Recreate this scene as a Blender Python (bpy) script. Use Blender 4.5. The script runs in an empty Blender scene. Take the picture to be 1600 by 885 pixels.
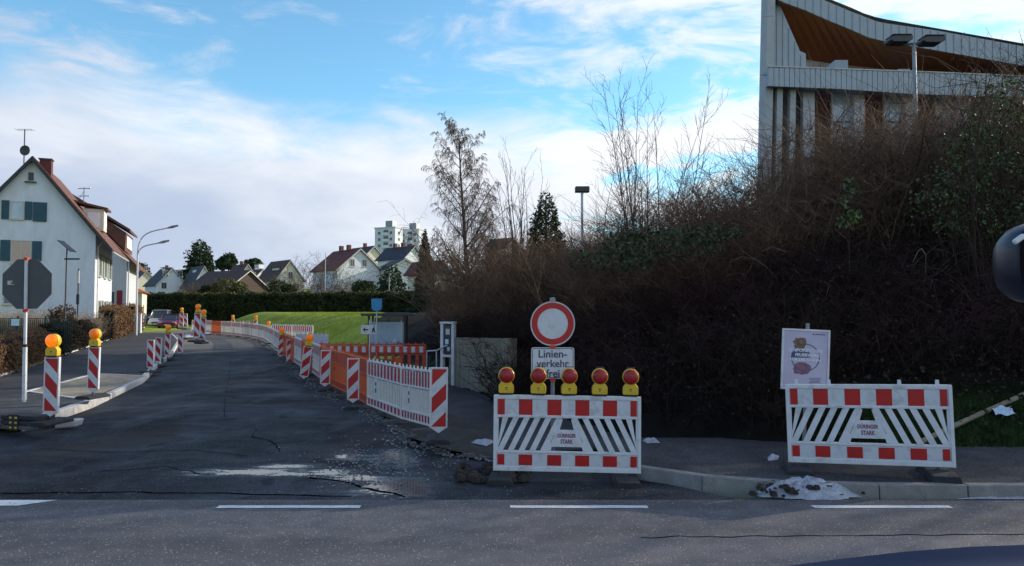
import bpy, math, random
import numpy as np
from mathutils import Vector, Matrix, noise as mnoise
random.seed(7); rng = np.random.default_rng(7)
S = bpy.context.scene
COL = S.collection
R = math.radians
# ------------------------------------------------------------------ camera
F = 1155.0; CAMZ = 2.1; HZ = 490.0
PITCH = math.atan((HZ - 442.5) / F)
cam = bpy.data.cameras.new('camera'); co = bpy.data.objects.new('camera', cam); COL.objects.link(co)
co.location = (0, 0, CAMZ); co.rotation_euler = (math.pi/2 + PITCH, 0, 0)
cam.sensor_width = 36; cam.lens = F/1600*36; cam.clip_start = .05; cam.clip_end = 5000
S.camera = co
cp, sp = math.cos(PITCH), math.sin(PITCH)
def ray(px, py):
    a = (px-800)/F; b = (442.5-py)/F
    return Vector((a, cp - sp*b, sp + cp*b))
def W(px, py, Y):                      # measured point of the photograph at distance Y
    d = ray(px, py); return Vector((0, 0, CAMZ)) + d*(Y/d.y)
def G(px, py, z=0.0):                  # measured point on level ground z
    d = ray(px, py); return Vector((0, 0, CAMZ)) + d*((z-CAMZ)/d.z)
# ------------------------------------------------------------------ light
AZ = 24.0; EL = 20.0                   # sun: degrees from +X towards +Y, elevation
sd = Vector((math.cos(R(AZ))*math.cos(R(EL)), math.sin(R(AZ))*math.cos(R(EL)), math.sin(R(EL))))
sun = bpy.data.lights.new('sun', 'SUN'); so = bpy.data.objects.new('sun', sun); COL.objects.link(so)
so.rotation_euler = sd.to_track_quat('Z', 'Y').to_euler(); sun.energy = 5.0; sun.angle = R(.5); sun.color = (1, .9, .76)
S.view_settings.view_transform = 'Standard'; S.view_settings.look = 'None'
S.view_settings.exposure = 0.0; S.view_settings.gamma = 1
world = bpy.data.worlds.new('World'); S.world = world; world.use_nodes = True
def build_world():
    nt = world.node_tree; N = nt.nodes; L = nt.links; N.clear()
    out = N.new('ShaderNodeOutputWorld'); bg = N.new('ShaderNodeBackground'); bg.inputs[1].default_value = .12
    sky = N.new('ShaderNodeTexSky'); sky.sky_type = 'NISHITA'; sky.sun_disc = False
    sky.sun_elevation = R(EL); sky.sun_rotation = R(90-AZ); sky.air_density = 1.0; sky.dust_density = .3; sky.ozone_density = 1.6
    tc = N.new('ShaderNodeTexCoord')
    sep = N.new('ShaderNodeSeparateXYZ'); L.new(tc.outputs['Generated'], sep.inputs[0])
    def M(op, a, b=None, c=None, clamp=False):
        n = N.new('ShaderNodeMath'); n.operation = op; n.use_clamp = clamp
        for i, v in enumerate((a, b, c)):
            if v is None: continue
            if isinstance(v, (int, float)): n.inputs[i].default_value = v
            else: L.new(v, n.inputs[i])
        return n.outputs[0]
    def noise(sc, det, rough, vec, dist=0.0):
        n = N.new('ShaderNodeTexNoise'); n.inputs['Scale'].default_value = sc; n.inputs['Detail'].default_value = det
        n.inputs['Roughness'].default_value = rough; n.inputs['Distortion'].default_value = dist; L.new(vec, n.inputs['Vector']); return n.outputs[0]
    def mapping(s, loc=(0, 0, 0)):
        m = N.new('ShaderNodeMapping'); m.inputs['Scale'].default_value = s; m.inputs['Location'].default_value = loc
        L.new(tc.outputs['Generated'], m.inputs[0]); return m.outputs[0]
    def ss(v, a, b, lo=0, hi=1):
        n = N.new('ShaderNodeMapRange'); n.interpolation_type = 'SMOOTHSTEP'
        n.inputs[1].default_value = a; n.inputs[2].default_value = b; n.inputs[3].default_value = lo; n.inputs[4].default_value = hi
        L.new(v, n.inputs[0]); return n.outputs[0]
    z = sep.outputs[2]; x = sep.outputs[0]
    flat = mapping((1.6, 1.6, 6.0), (3.1, 0.4, 0.3))
    big = noise(1.5, 3, .5, flat)
    fine = noise(3.4, 8, .60, mapping((1.7, 1.7, 5.2), (5.2, 1.3, 2.2)), .45)
    wisp = noise(5.0, 7, .6, mapping((.8, .8, 9.0), (1.2, 8.3, 4.2)), .8)
    # low cloud bank whose upper edge wanders
    top = M('ADD', M('MULTIPLY', M('SUBTRACT', big, .5), .13), M('MULTIPLY', M('SUBTRACT', fine, .5), .15))
    e = M('SUBTRACT', z, top)
    bank = ss(e, .195, .29, 1, 0)
    # broken streaky cloud, more of it towards the sun side
    side = ss(x, -.18, .45, 0, 1)
    thr = M('MULTIPLY_ADD', side, .17, M('MULTIPLY_ADD', big, .3, fine))
    streak = ss(thr, .64, .90, 0, .92)
    w2 = M('MULTIPLY', ss(wisp, .58, .80), .35)
    mask = M('MAXIMUM', M('MAXIMUM', bank, streak), w2, clamp=True)
    # holes of blue in the bank on the right
    hole = M('MULTIPLY', ss(fine, .38, .50, 1, 0), ss(x, -.02, .14, 0, .9))
    mask = M('MULTIPLY', mask, M('SUBTRACT', 1.0, hole), clamp=True)
    ramp = N.new('ShaderNodeMix'); ramp.data_type = 'RGBA'
    ramp.inputs[6].default_value = CLOUD_LO; ramp.inputs[7].default_value = CLOUD_HI
    soft = noise(1.1, 4, .5, mapping((1.6, 1.6, 5.0), (9.1, 2.2, 7.3)), .3)
    wh = M('ADD', M('MULTIPLY_ADD', fine, .30, M('MULTIPLY', soft, .90)), M('MULTIPLY_ADD', ss(z, .05, .22), .16, M('MULTIPLY', ss(x, -.25, .3), .34))); L.new(ss(wh, .55, 1.02), ramp.inputs[0])
    tint = N.new('ShaderNodeMix'); tint.data_type = 'RGBA'; tint.blend_type = 'MULTIPLY'; tint.inputs[0].default_value = 1
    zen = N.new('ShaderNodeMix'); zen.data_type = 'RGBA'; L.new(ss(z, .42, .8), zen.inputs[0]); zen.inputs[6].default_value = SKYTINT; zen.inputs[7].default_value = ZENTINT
    L.new(sky.outputs[0], tint.inputs[6]); L.new(zen.outputs[2], tint.inputs[7])
    mx = N.new('ShaderNodeMix'); mx.data_type = 'RGBA'
    L.new(mask, mx.inputs[0]); L.new(tint.outputs[2], mx.inputs[6]); L.new(ramp.outputs[2], mx.inputs[7])
    L.new(mx.outputs[2], bg.inputs[0]); L.new(bg.outputs[0], out.inputs[0])
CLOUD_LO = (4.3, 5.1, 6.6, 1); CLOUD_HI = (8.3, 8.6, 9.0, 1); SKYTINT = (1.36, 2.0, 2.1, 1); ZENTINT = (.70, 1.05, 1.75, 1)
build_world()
# ------------------------------------------------------------------ materials
def nodes(name):
    m = bpy.data.materials.new(name); m.use_nodes = True
    nt = m.node_tree; b = nt.nodes['Principled BSDF']; return m, nt.nodes, nt.links, b
def mat(name, col, rough=.6, var=.18, scale=6., metal=0., bump=0., bscale=60., emit=0., spec=.5, stretch=(1, 1, 1), dirt=None, dscale=2.5, coords='Object'):
    m, N, L, b = nodes(name)
    tc = N.new('ShaderNodeTexCoord'); mp = N.new('ShaderNodeMapping'); mp.inputs['Scale'].default_value = stretch
    L.new(tc.outputs[coords], mp.inputs[0])
    n = N.new('ShaderNodeTexNoise'); n.inputs['Scale'].default_value = scale; n.inputs['Detail'].default_value = 6; n.inputs['Roughness'].default_value = .65
    L.new(mp.outputs[0], n.inputs['Vector'])
    mr = N.new('ShaderNodeMapRange'); mr.inputs[1].default_value = .3; mr.inputs[2].default_value = .7
    L.new(n.outputs[0], mr.inputs[0])
    mx = N.new('ShaderNodeMix'); mx.data_type = 'RGBA'
    mx.inputs[6].default_value = tuple(c*(1-var) for c in col[:3])+(1,); mx.inputs[7].default_value = tuple(min(1, c*(1+var)) for c in col[:3])+(1,)
    L.new(mr.outputs[0], mx.inputs[0]); last = mx.outputs[2]
    if dirt:
        n2 = N.new('ShaderNodeTexNoise'); n2.inputs['Scale'].default_value = dscale; n2.inputs['Detail'].default_value = 8; n2.inputs['Roughness'].default_value = .7
        L.new(mp.outputs[0], n2.inputs['Vector'])
        r2 = N.new('ShaderNodeMapRange'); r2.inputs[1].default_value = .5; r2.inputs[2].default_value = .78; r2.inputs[4].default_value = .75
        L.new(n2.outputs[0], r2.inputs[0])
        m2 = N.new('ShaderNodeMix'); m2.data_type = 'RGBA'; L.new(r2.outputs[0], m2.inputs[0]); L.new(last, m2.inputs[6]); m2.inputs[7].default_value = tuple(dirt)+(1,)
        last = m2.outputs[2]
    L.new(last, b.inputs['Base Color'])
    b.inputs['Roughness'].default_value = rough; b.inputs['Metallic'].default_value = metal
    b.inputs['Specular IOR Level'].default_value = spec
    if emit:
        L.new(last, b.inputs['Emission Color']); b.inputs['Emission Strength'].default_value = emit
    if bump:
        n3 = N.new('ShaderNodeTexNoise'); n3.inputs['Scale'].default_value = bscale; n3.inputs['Detail'].default_value = 4
        L.new(mp.outputs[0], n3.inputs['Vector'])
        bp = N.new('ShaderNodeBump'); bp.inputs['Strength'].default_value = bump; bp.inputs['Distance'].default_value = .02
        L.new(n3.outputs[0], bp.inputs['Height']); L.new(bp.outputs[0], b.inputs['Normal'])
    return m
def asphalt(name, base, spark=.5, patch=(.6, 1.5), wet=0., rough=.8, spec=.3, pools=None, sunlit_dust=None, sc=45, sps=34, bst=(1, .7, 1)):
    m, N, L, b = nodes(name); b.inputs['Specular IOR Level'].default_value = spec
    tc = N.new('ShaderNodeTexCoord')
    def nz(sc, det, vec=None, stretch=None, dist=0.):
        n = N.new('ShaderNodeTexNoise'); n.inputs['Scale'].default_value = sc; n.inputs['Detail'].default_value = det; n.inputs['Distortion'].default_value = dist
        if stretch:
            mp = N.new('ShaderNodeMapping'); mp.inputs['Scale'].default_value = stretch; L.new(tc.outputs['Object'], mp.inputs[0]); L.new(mp.outputs[0], n.inputs['Vector'])
        else: L.new(tc.outputs['Object'], n.inputs['Vector'])
        return n.outputs[0]
    def mr(v, a, c, lo, hi):
        n = N.new('ShaderNodeMapRange'); n.inputs[1].default_value = a; n.inputs[2].default_value = c; n.inputs[3].default_value = lo; n.inputs[4].default_value = hi; L.new(v, n.inputs[0]); return n.outputs[0]
    def mul(a, c):
        n = N.new('ShaderNodeMath'); n.operation = 'MULTIPLY'; L.new(a, n.inputs[0]); L.new(c, n.inputs[1]); return n.outputs[0]
    fine = mr(nz(sc, 4), .3, .7, .45, 1.6)
    big = mr(nz(.55, 7, stretch=bst, dist=.6), .32, .68, *patch)
    mid = mr(nz(3.5, 5), .3, .7, .82, 1.2)
    v = mul(mul(fine, big), mid)
    vo = N.new('ShaderNodeTexVoronoi'); vo.inputs['Scale'].default_value = sps; L.new(tc.outputs['Object'], vo.inputs['Vector'])
    sepc = N.new('ShaderNodeSeparateColor'); L.new(vo.outputs['Color'], sepc.inputs[0])
    sm = mr(sepc.outputs[0], .90, .93, 0, spark)
    near = mr(vo.outputs['Distance'], .25, .45, 1, 0)
    sm = mul(sm, near)
    hs = N.new('ShaderNodeMix'); hs.data_type = 'RGBA'; hs.blend_type = 'MULTIPLY'; hs.inputs[0].default_value = 1
    hs.inputs[6].default_value = tuple(base)+(1,)
    cv = N.new('ShaderNodeCombineColor')
    for i in range(3): L.new(v, cv.inputs[i])
    L.new(cv.outputs[0], hs.inputs[7])
    m2 = N.new('ShaderNodeMix'); m2.data_type = 'RGBA'; L.new(sm, m2.inputs[0]); L.new(hs.outputs[2], m2.inputs[6]); m2.inputs[7].default_value = (.55, .53, .5, 1)
    L.new(m2.outputs[2], b.inputs['Base Color'])
    if wet:
        wm = mr(nz(.8, 7, stretch=(.8, 1.3, 1), dist=1.0), .50-.12*wet, .66-.1*wet, rough, .68)
        L.new(wm, b.inputs['Roughness'])
    else: b.inputs['Roughness'].default_value = rough
    wet_out = None
    def MM(op, a, c, clamp=False):
        n = N.new('ShaderNodeMath'); n.operation = op; n.use_clamp = clamp
        for i, v_ in enumerate((a, c)):
            if isinstance(v_, (int, float)): n.inputs[i].default_value = v_
            else: L.new(v_, n.inputs[i])
        return n.outputs[0]
    col_now = m2.outputs[2]
    if pools:                      # brownish mud films and pale worn tracks on the old surface
        for sc_, lo_, hi_, cc_, am_, stt in ((.55, .52, .66, (.060, .045, .034, 1), .6, (1.2, .5, 1)), (.9, .56, .70, (.085, .088, .095, 1), .55, (1.6, .25, 1)), (2.2, .58, .66, (.012, .013, .016, 1), .7, (1, .6, 1))):
            m7 = N.new('ShaderNodeMix'); m7.data_type = 'RGBA'; L.new(mr(nz(sc_, 7, stretch=stt, dist=.4), lo_, hi_, 0, am_), m7.inputs[0]); L.new(col_now, m7.inputs[6]); m7.inputs[7].default_value = cc_; col_now = m7.outputs[2]
        L.new(col_now, b.inputs['Base Color'])
    sx = N.new('ShaderNodeSeparateXYZ'); L.new(tc.outputs['Object'], sx.inputs[0])
    if sunlit_dust:  # far street tinted dusty tan, standing in for sunlight on it
        dm = mr(MM('ADD', sx.outputs[1], MM('MULTIPLY', nz(.35, 4), 14)), sunlit_dust[0]+7, sunlit_dust[1]+7, 0, .8)
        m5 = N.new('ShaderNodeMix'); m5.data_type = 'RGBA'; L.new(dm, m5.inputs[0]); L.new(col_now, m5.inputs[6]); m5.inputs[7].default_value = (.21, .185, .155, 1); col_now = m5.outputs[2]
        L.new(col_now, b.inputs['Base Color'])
    if pools:
        best = None
        for cx, cy, a_, b_ in pools:
            u = MM('DIVIDE', MM('SUBTRACT', sx.outputs[0], cx), a_); w_ = MM('DIVIDE', MM('SUBTRACT', sx.outputs[1], cy), b_)
            d_ = MM('SUBTRACT', 1.0, MM('SQRT', MM('ADD', MM('MULTIPLY', u, u), MM('MULTIPLY', w_, w_)), 0))
            best = d_ if best is None else MM('MAXIMUM', best, d_)
        f_ = MM('ADD', MM('MULTIPLY', MM('SUBTRACT', nz(7, 6, stretch=(.6, 1.6, 1)), .5), 2.4), MM('MULTIPLY', MM('SUBTRACT', nz(26, 4), .5), 2.0))
        pm = mr(MM('ADD', best, f_), .12, .17, 0, 1)
        damp = mr(MM('ADD', best, MM('MULTIPLY', f_, .8)), -1.2, .1, 0, 1)
        m6 = N.new('ShaderNodeMix'); m6.data_type = 'RGBA'; L.new(pm, m6.inputs[0]); L.new(col_now, m6.inputs[6]); m6.inputs[7].default_value = (.008, .009, .011, 1)
        L.new(m6.outputs[2], b.inputs['Base Color'])
        rr = N.new('ShaderNodeMix'); rr.data_type = 'FLOAT'; L.new(damp, rr.inputs[0]); L.new(wm, rr.inputs[2]); L.new(mr(nz(2.6, 6, stretch=(.7, 1.5, 1)), .42, .6, .62, .26), rr.inputs[3])
        r2 = N.new('ShaderNodeMix'); r2.data_type = 'FLOAT'; L.new(pm, r2.inputs[0]); L.new(rr.outputs[0], r2.inputs[2]); r2.inputs[3].default_value = .09
        L.new(r2.outputs[0], b.inputs['Roughness'])
        L.new(mr(MM('MAXIMUM', pm, MM('MULTIPLY', damp, .5)), 0, 1, spec, .6), b.inputs['Specular IOR Level']); wet_out = pm
    bp = N.new('ShaderNodeBump'); bp.inputs['Distance'].default_value = .006
    if wet_out is None: bp.inputs['Strength'].default_value = .2
    else: L.new(mr(wet_out, 0, 1, .2, .0), bp.inputs['Strength'])
    L.new(nz(38, 4), bp.inputs['Height']); L.new(bp.outputs[0], b.inputs['Normal'])
    return m
MT = {}
def m_(k): return MT[k]
MT['road'] = asphalt('main_road_asphalt', (.095, .092, .096), .75, (.72, 1.25), rough=.75, spec=.35, sc=75, sps=58, bst=(.16, 2.2, 1))
WET = []
for px_, py_, hw_, hh_ in ((392, 736, 74, 4.2), (450, 739, 40, 3), (448, 727, 36, 3), (515, 737, 34, 5), (560, 745, 38, 5), (622, 759, 50, 15), (650, 768, 24, 10), (612, 712, 26, 10), (635, 720, 15, 6), (545, 712, 22, 4)):
    c_ = G(px_, py_, -.02); a_ = G(px_+hw_, py_, -.02).x-c_.x; b_ = (G(px_, py_-hh_, -.02).y-G(px_, py_+hh_, -.02).y)/2; WET.append((c_.x, c_.y, a_, b_))
MT['street'] = asphalt('side_street_asphalt', (.026, .029, .034), .22, (.42, 2.0), wet=.35, rough=.9, spec=.16, pools=WET, sunlit_dust=(37, 46))
MT['path'] = asphalt('footway_asphalt', (.055, .054, .056), .1, (.7, 1.35), rough=.9, spec=.2)
MT['dirt'] = mat('dug_earth', (.035, .028, .022), .95, .5, 5, bump=.8, bscale=14)
MT['sand'] = mat('bay_sand', (.30, .245, .17), .95, .3, 3, bump=.4, bscale=40)  # tan bay fill, lightened to stand in for sunlight on it
MT['paint'] = mat('road_marking_paint', (.72, .72, .70), .6, .08, 12, dirt=(.2, .2, .2), dscale=14)
MT['stone'] = mat('granite_kerb', (.22, .215, .20), .8, .25, 10, bump=.4, bscale=50, dirt=(.1, .09, .08))
MT['chips'] = mat('pale_asphalt_chips', (.20, .20, .21), .8, .5, 6)
MT['stone_lt'] = mat('new_concrete_kerb', (.55, .54, .52), .8, .15, 8, bump=.3, bscale=50, dirt=(.25, .22, .2))
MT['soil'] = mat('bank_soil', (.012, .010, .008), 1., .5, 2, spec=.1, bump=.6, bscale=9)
MT['snow'] = mat('old_snow', (.40, .43, .48), .8, .3, 12, bump=1., bscale=40, dirt=(.05, .045, .04), dscale=9)
MT['white'] = mat('white_plastic', (.66, .67, .68), .5, .08, 5, dirt=(.26, .245, .22), dscale=4)
MT['whitew'] = mat('warm_white_plastic', (.70, .68, .63), .45, .08, 5, dirt=(.38, .34, .3), dscale=5)
MT['refl'] = mat('white_reflective_film', (.60, .62, .64), .38, .07, 4, dirt=(.25, .24, .225), dscale=7)
MT['red'] = mat('red_reflective_film', (.46, .010, .008), .38, .1, 5, dirt=(.16, .018, .014), dscale=8)
MT['orange'] = mat('orange_plastic', (.72, .12, .025), .5, .12, 5, dirt=(.35, .08, .03), dscale=4)
MT['redor'] = mat('red_orange_plastic', (.60, .055, .018), .5, .12, 5, dirt=(.3, .05, .03), dscale=4)
MT['yellow'] = mat('yellow_plastic', (.72, .47, .02), .4, .08, 6, dirt=(.22, .15, .05), dscale=10)
MT['rlens'] = mat('red_lens', (.34, .012, .014), .15, .12, 30, bump=.4, bscale=60)
MT['alens'] = mat('amber_lens', (.85, .17, .006), .15, .12, 30, bump=.4, bscale=60, emit=.25)
MT['alit'] = mat('amber_lens_lit', (1., .15, .002), .15, .25, 14, emit=1.1)
MT['rubber'] = mat('recycled_rubber', (.028, .028, .03), .85, .4, 8, bump=.5, bscale=30)
MT['rubgrey'] = mat('worn_rubber_grey', (.09, .085, .08), .9, .4, 5, bump=.5, bscale=30)
MT['galv'] = mat('galvanised_steel', (.26, .28, .30), .5, .12, 8, metal=.6)
MT['galvlt'] = mat('pale_galvanised_steel', (.52, .55, .57), .45, .1, 8, metal=.3)
MT['dkmetal'] = mat('dark_grey_metal', (.05, .055, .06), .5, .2, 6)
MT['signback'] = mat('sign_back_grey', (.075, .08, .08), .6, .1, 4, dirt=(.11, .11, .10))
MT['black'] = mat('black_paint', (.012, .013, .02), .5, .1, 8)
MT['blackout'] = mat('mirror_dark_reflection', (.004, .004, .006), .5, .1, 8, spec=.05)  # matt black painted in place of the mirror's dark reflection
MT['tar'] = mat('crack_tar', (.006, .006, .007), 1., .2, 8, spec=.0)
MT['mirrorpaint'] = mat('dark_mirror_paint', (.003, .009, .026), .35, .05, 2, spec=.35)
MT['navy'] = mat('navy_letters', (.015, .03, .09), .5, .1, 8)
MT['logo'] = mat('violet_red_letters', (.22, .03, .10), .5, .1, 8)
MT['glass'] = mat('dark_window_glass', (.05, .065, .08), .06, .2, 1.5, spec=.8)
MT['glassb'] = mat('sky_blue_window_glass', (.34, .47, .56), .15, .25, .8, spec=.9)
MT['wallw'] = mat('white_render', (.66, .70, .76), .85, .06, 2, bump=.15, bscale=25, dirt=(.46, .47, .50), dscale=.8, stretch=(1.4, 1.4, .5))
MT['wallg'] = mat('grey_white_render', (.52, .53, .56), .85, .05, 2, bump=.15, bscale=25)
MT['wallc'] = mat('cream_render', (.66, .62, .52), .85, .06, 2)
MT['tile'] = mat('red_brown_roof_tiles', (.13, .055, .036), .8, .3, 5, bump=.5, bscale=14, dirt=(.07, .045, .035), dscale=1)
MT['tileor'] = mat('orange_roof_tiles', (.5, .13, .05), .8, .2, 5)
MT['tilered'] = mat('dark_red_roof_tiles', (.12, .035, .03), .8, .25, 4)
MT['tiledk'] = mat('slate_grey_roof_tiles', (.035, .042, .055), .75, .25, 4)
MT['tilebr'] = mat('brown_roof_tiles', (.07, .045, .037), .85, .25, 4)
MT['shutter'] = mat('petrol_blue_shutters', (.022, .085, .12), .6, .15, 6)
MT['shutgr'] = mat('grey_green_shutters', (.32, .38, .33), .6, .15, 6)
MT['shutred'] = mat('wine_red_shutter', (.20, .015, .035), .6, .15, 6)
MT['wood'] = mat('orange_brown_soffit_boards', (.42, .12, .045), .6, .3, 3, stretch=(1, 8, 8))
MT['trim'] = mat('pale_trim', (.55, .53, .49), .7, .1, 5)
MT['wpanel'] = mat('grey_blue_cladding', (.35, .40, .43), .5, .07, 1.5, metal=.15)
MT['wpanel2'] = mat('pale_grey_concrete', (.42, .44, .44), .75, .1, 1.5)
MT['rbrown'] = mat('red_brown_window_frames', (.12, .04, .03), .7, .2, 4)
MT['conc'] = mat('weathered_concrete', (.25, .215, .155), .9, .3, 2.5, bump=.3, bscale=20, stretch=(2.5, 2.5, .5), dirt=(.08, .07, .05), dscale=1.4)
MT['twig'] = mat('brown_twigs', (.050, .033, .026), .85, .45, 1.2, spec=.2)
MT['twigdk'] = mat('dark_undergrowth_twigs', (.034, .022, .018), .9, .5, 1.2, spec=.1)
MT['twigmid'] = mat('sunlit_crest_twigs', (.15, .092, .058), .85, .45, 1.2, spec=.2)  # lighter twig brown, sunlight on the crest put into the colour
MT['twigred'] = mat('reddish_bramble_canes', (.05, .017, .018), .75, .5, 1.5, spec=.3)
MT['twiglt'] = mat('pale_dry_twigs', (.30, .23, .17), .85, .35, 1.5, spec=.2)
MT['twigwarm'] = mat('sunlit_pale_twigs', (.24, .155, .095), .85, .4, 1.5, spec=.2)  # paler twigs, coloured as if lit by the sun
MT['birch'] = mat('birch_bark_and_twigs', (.125, .085, .062), .85, .4, 3, spec=.2)
MT['sapl'] = mat('grey_brown_branches', (.085, .070, .065), .85, .35, 3, spec=.2)
MT['gleaf'] = mat('dull_green_leaves', (.05, .065, .025), .6, .6, 2.2, spec=.35)
MT['gleafb'] = mat('fresh_green_leaves', (.075, .12, .03), .55, .5, 2.5, spec=.4)
MT['bleaf'] = mat('dry_bramble_leaves', (.035, .025, .018), .8, .6, 2, spec=.2)
MT['beech'] = mat('dry_beech_leaves', (.19, .11, .06), .85, .5, 2.5, spec=.2)
MT['beechd'] = mat('dark_beech_leaves', (.10, .065, .04), .85, .5, 2, spec=.2)
MT['hedge'] = mat('dark_green_hedge_leaves', (.035, .052, .018), .75, .5, 1.2, spec=.25)
MT['hedgetop'] = mat('bronze_green_hedge_leaves', (.12, .115, .04), .75, .4, 1.2, spec=.25)
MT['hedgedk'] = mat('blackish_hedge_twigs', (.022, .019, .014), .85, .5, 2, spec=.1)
MT['conif'] = mat('conifer_needles', (.030, .050, .022), .8, .5, 1.5, spec=.2)
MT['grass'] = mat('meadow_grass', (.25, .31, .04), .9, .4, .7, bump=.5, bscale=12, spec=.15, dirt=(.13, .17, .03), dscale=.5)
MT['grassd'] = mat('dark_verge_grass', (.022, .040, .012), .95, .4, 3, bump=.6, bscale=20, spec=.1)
MT['water'] = mat('puddle_water', (.012, .014, .018), .035, .1, 3, bump=.05, bscale=5, spec=1.)
MT['paper'] = mat('pale_blue_paper', (.55, .68, .80), .7, .1, 6)
MT['blue'] = mat('sky_blue_cover', (.05, .28, .50), .6, .15, 5)
MT['pposter'] = mat('lilac_poster_print', (.50, .47, .60), .4, .12, 2.5)
MT['pbrown'] = mat('brass_brown_print', (.19, .10, .07), .5, .7, 16)
MT['pviolet'] = mat('dull_violet_print', (.20, .10, .15), .5, .4, 9)
MT['pring'] = mat('dark_blue_print', (.06, .08, .16), .5, .3, 9)
MT['pwhite'] = mat('pale_lettering', (.78, .78, .84), .5, .05, 9)
MT['vanblue'] = mat('dark_blue_car_paint', (.006, .018, .06), .3, .05, 2, spec=.4)
MT['carmar'] = mat('maroon_car_paint', (.13, .015, .05), .25, .06, 3, spec=.6)
MT['carsil'] = mat('silver_car_paint', (.38, .42, .46), .28, .05, 3, metal=.3)
MT['cardk'] = mat('dark_blue_grey_car_paint', (.03, .045, .07), .25, .05, 3, spec=.6)
MT['headl'] = mat('headlight_glass', (.6, .62, .65), .1, .1, 9, spec=.8)
MT['highw'] = mat('pale_blue_render', (.60, .63, .68), .85, .04, .3)
MT['greenmesh'] = mat('dark_green_fence_paint', (.03, .055, .045), .7, .3, 3)
MT['curtain'] = mat('peach_curtain', (.55, .42, .36), .8, .1, 8)
# ------------------------------------------------------------------ mesh helpers
class MB:
    def __init__(s): s.v = []; s.f = []
    def add(s, vs, fs):
        o = len(s.v); s.v += [tuple(v) for v in vs]; s.f += [tuple(i+o for i in f) for f in fs]; return s
    def box(s, c, size, rz=0, M=None, taper=1.0):
        x, y, z = (d/2 for d in size); vs = []
        for k, t in ((-z, 1), (z, taper)):
            for a, b in ((-x, -y), (x, -y), (x, y), (-x, y)): vs.append(Vector((a*t, b*t, k)))
        mt = Matrix.Translation(c) @ (Matrix.Rotation(rz, 4, 'Z') if M is None else M)
        return s.add([mt @ v for v in vs], [(0, 3, 2, 1), (4, 5, 6, 7), (0, 1, 5, 4), (1, 2, 6, 5), (2, 3, 7, 6), (3, 0, 4, 7)])
    def tube(s, pts, rad, n=8, cap=True):
        pts = [Vector(p) for p in pts]
        if isinstance(rad, (int, float)): rad = [rad]*len(pts)
        vs = []; fs = []
        for i, p in enumerate(pts):
            d = (pts[min(i+1, len(pts)-1)] - pts[max(i-1, 0)]).normalized()
            a = Vector((0, 0, 1)) if abs(d.z) < .9 else Vector((1, 0, 0))
            u = d.cross(a).normalized(); w = d.cross(u)
            for k in range(n):
                t = 2*math.pi*k/n; vs.append(p + (u*math.cos(t)+w*math.sin(t))*rad[i])
        for i in range(len(pts)-1):
            for k in range(n): fs.append((i*n+k, i*n+(k+1) % n, (i+1)*n+(k+1) % n, (i+1)*n+k))
        if cap:
            fs.append(tuple(range(n))[::-1]); fs.append(tuple((len(pts)-1)*n+k for k in range(n)))
        return s.add(vs, fs)
    def lathe(s, prof, axis='Z', n=20, c=(0, 0, 0)):   # prof: (radius, along)
        vs = []; fs = []; c = Vector(c)
        for r, h in prof:
            for k in range(n):
                t = 2*math.pi*k/n; a, b = r*math.cos(t), r*math.sin(t)
                vs.append(c + Vector((a, b, h) if axis == 'Z' else (a, h, b) if axis == 'Y' else (h, a, b)))
        for i in range(len(prof)-1):
            for k in range(n): fs.append((i*n+k, i*n+(k+1) % n, (i+1)*n+(k+1) % n, (i+1)*n+k))
        fs.append(tuple(range(n))[::-1]); fs.append(tuple((len(prof)-1)*n+k for k in range(n)))
        return s.add(vs, fs)
    def prism(s, poly, ext):            # poly: 3-D outline, ext: vector of thickness
        poly = [Vector(p) for p in poly]; ext = Vector(ext); n = len(poly)
        vs = poly + [p+ext for p in poly]
        fs = [tuple(range(n))[::-1], tuple(range(n, 2*n))] + [(i, (i+1) % n, n+(i+1) % n, n+i) for i in range(n)]
        return s.add(vs, fs)
    def xz(s, poly, y0, th): return s.prism([(x, y0, z) for x, z in poly], (0, th, 0))
    def mesh(s, name, m, smooth=False):
        me = bpy.data.meshes.new(name); me.from_pydata(s.v, [], s.f); me.materials.append(m)
        import bmesh
        if len(s.f) < 20000:
            bm = bmesh.new(); bm.from_mesh(me); bmesh.ops.recalc_face_normals(bm, faces=bm.faces); bm.to_mesh(me); bm.free()
        if smooth: me.polygons.foreach_set('use_smooth', [True]*len(me.polygons))
        return me
    def build(s, name, m, parent=None, smooth=False, bevel=0, seg=2, label=None, loc=None):
        o = bpy.data.objects.new(name, s.mesh(name, m, smooth)); COL.objects.link(o)
        if parent: o.parent = parent
        if loc is not None: o.location = loc
        if bevel:
            b = o.modifiers.new('bevel', 'BEVEL'); b.width = bevel; b.segments = seg; b.limit_method = 'ANGLE'
        if label: o['label'] = label
        return o
def link(name, me, parent=None, loc=(0, 0, 0), rz=0, sc=1):
    o = bpy.data.objects.new(name, me); COL.objects.link(o); o.parent = parent; o.location = loc; o.rotation_euler = (0, 0, rz)
    o.scale = (sc,)*3 if isinstance(sc, (int, float)) else sc
    return o
def thing(name, label, cat, loc=(0, 0, 0), rz=0, group=None):
    o = bpy.data.objects.new(name, None); COL.objects.link(o); o.empty_display_size = .1
    o.location = loc; o.rotation_euler = (0, 0, rz); o['label'] = label; o['category'] = cat
    if group: o['group'] = group
    return o
def tag(o, label=None, cat=None, group=None, kind=None):
    if label: o['label'] = label
    if cat: o['category'] = cat
    if group: o['group'] = group
    if kind: o['kind'] = kind
    return o
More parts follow.
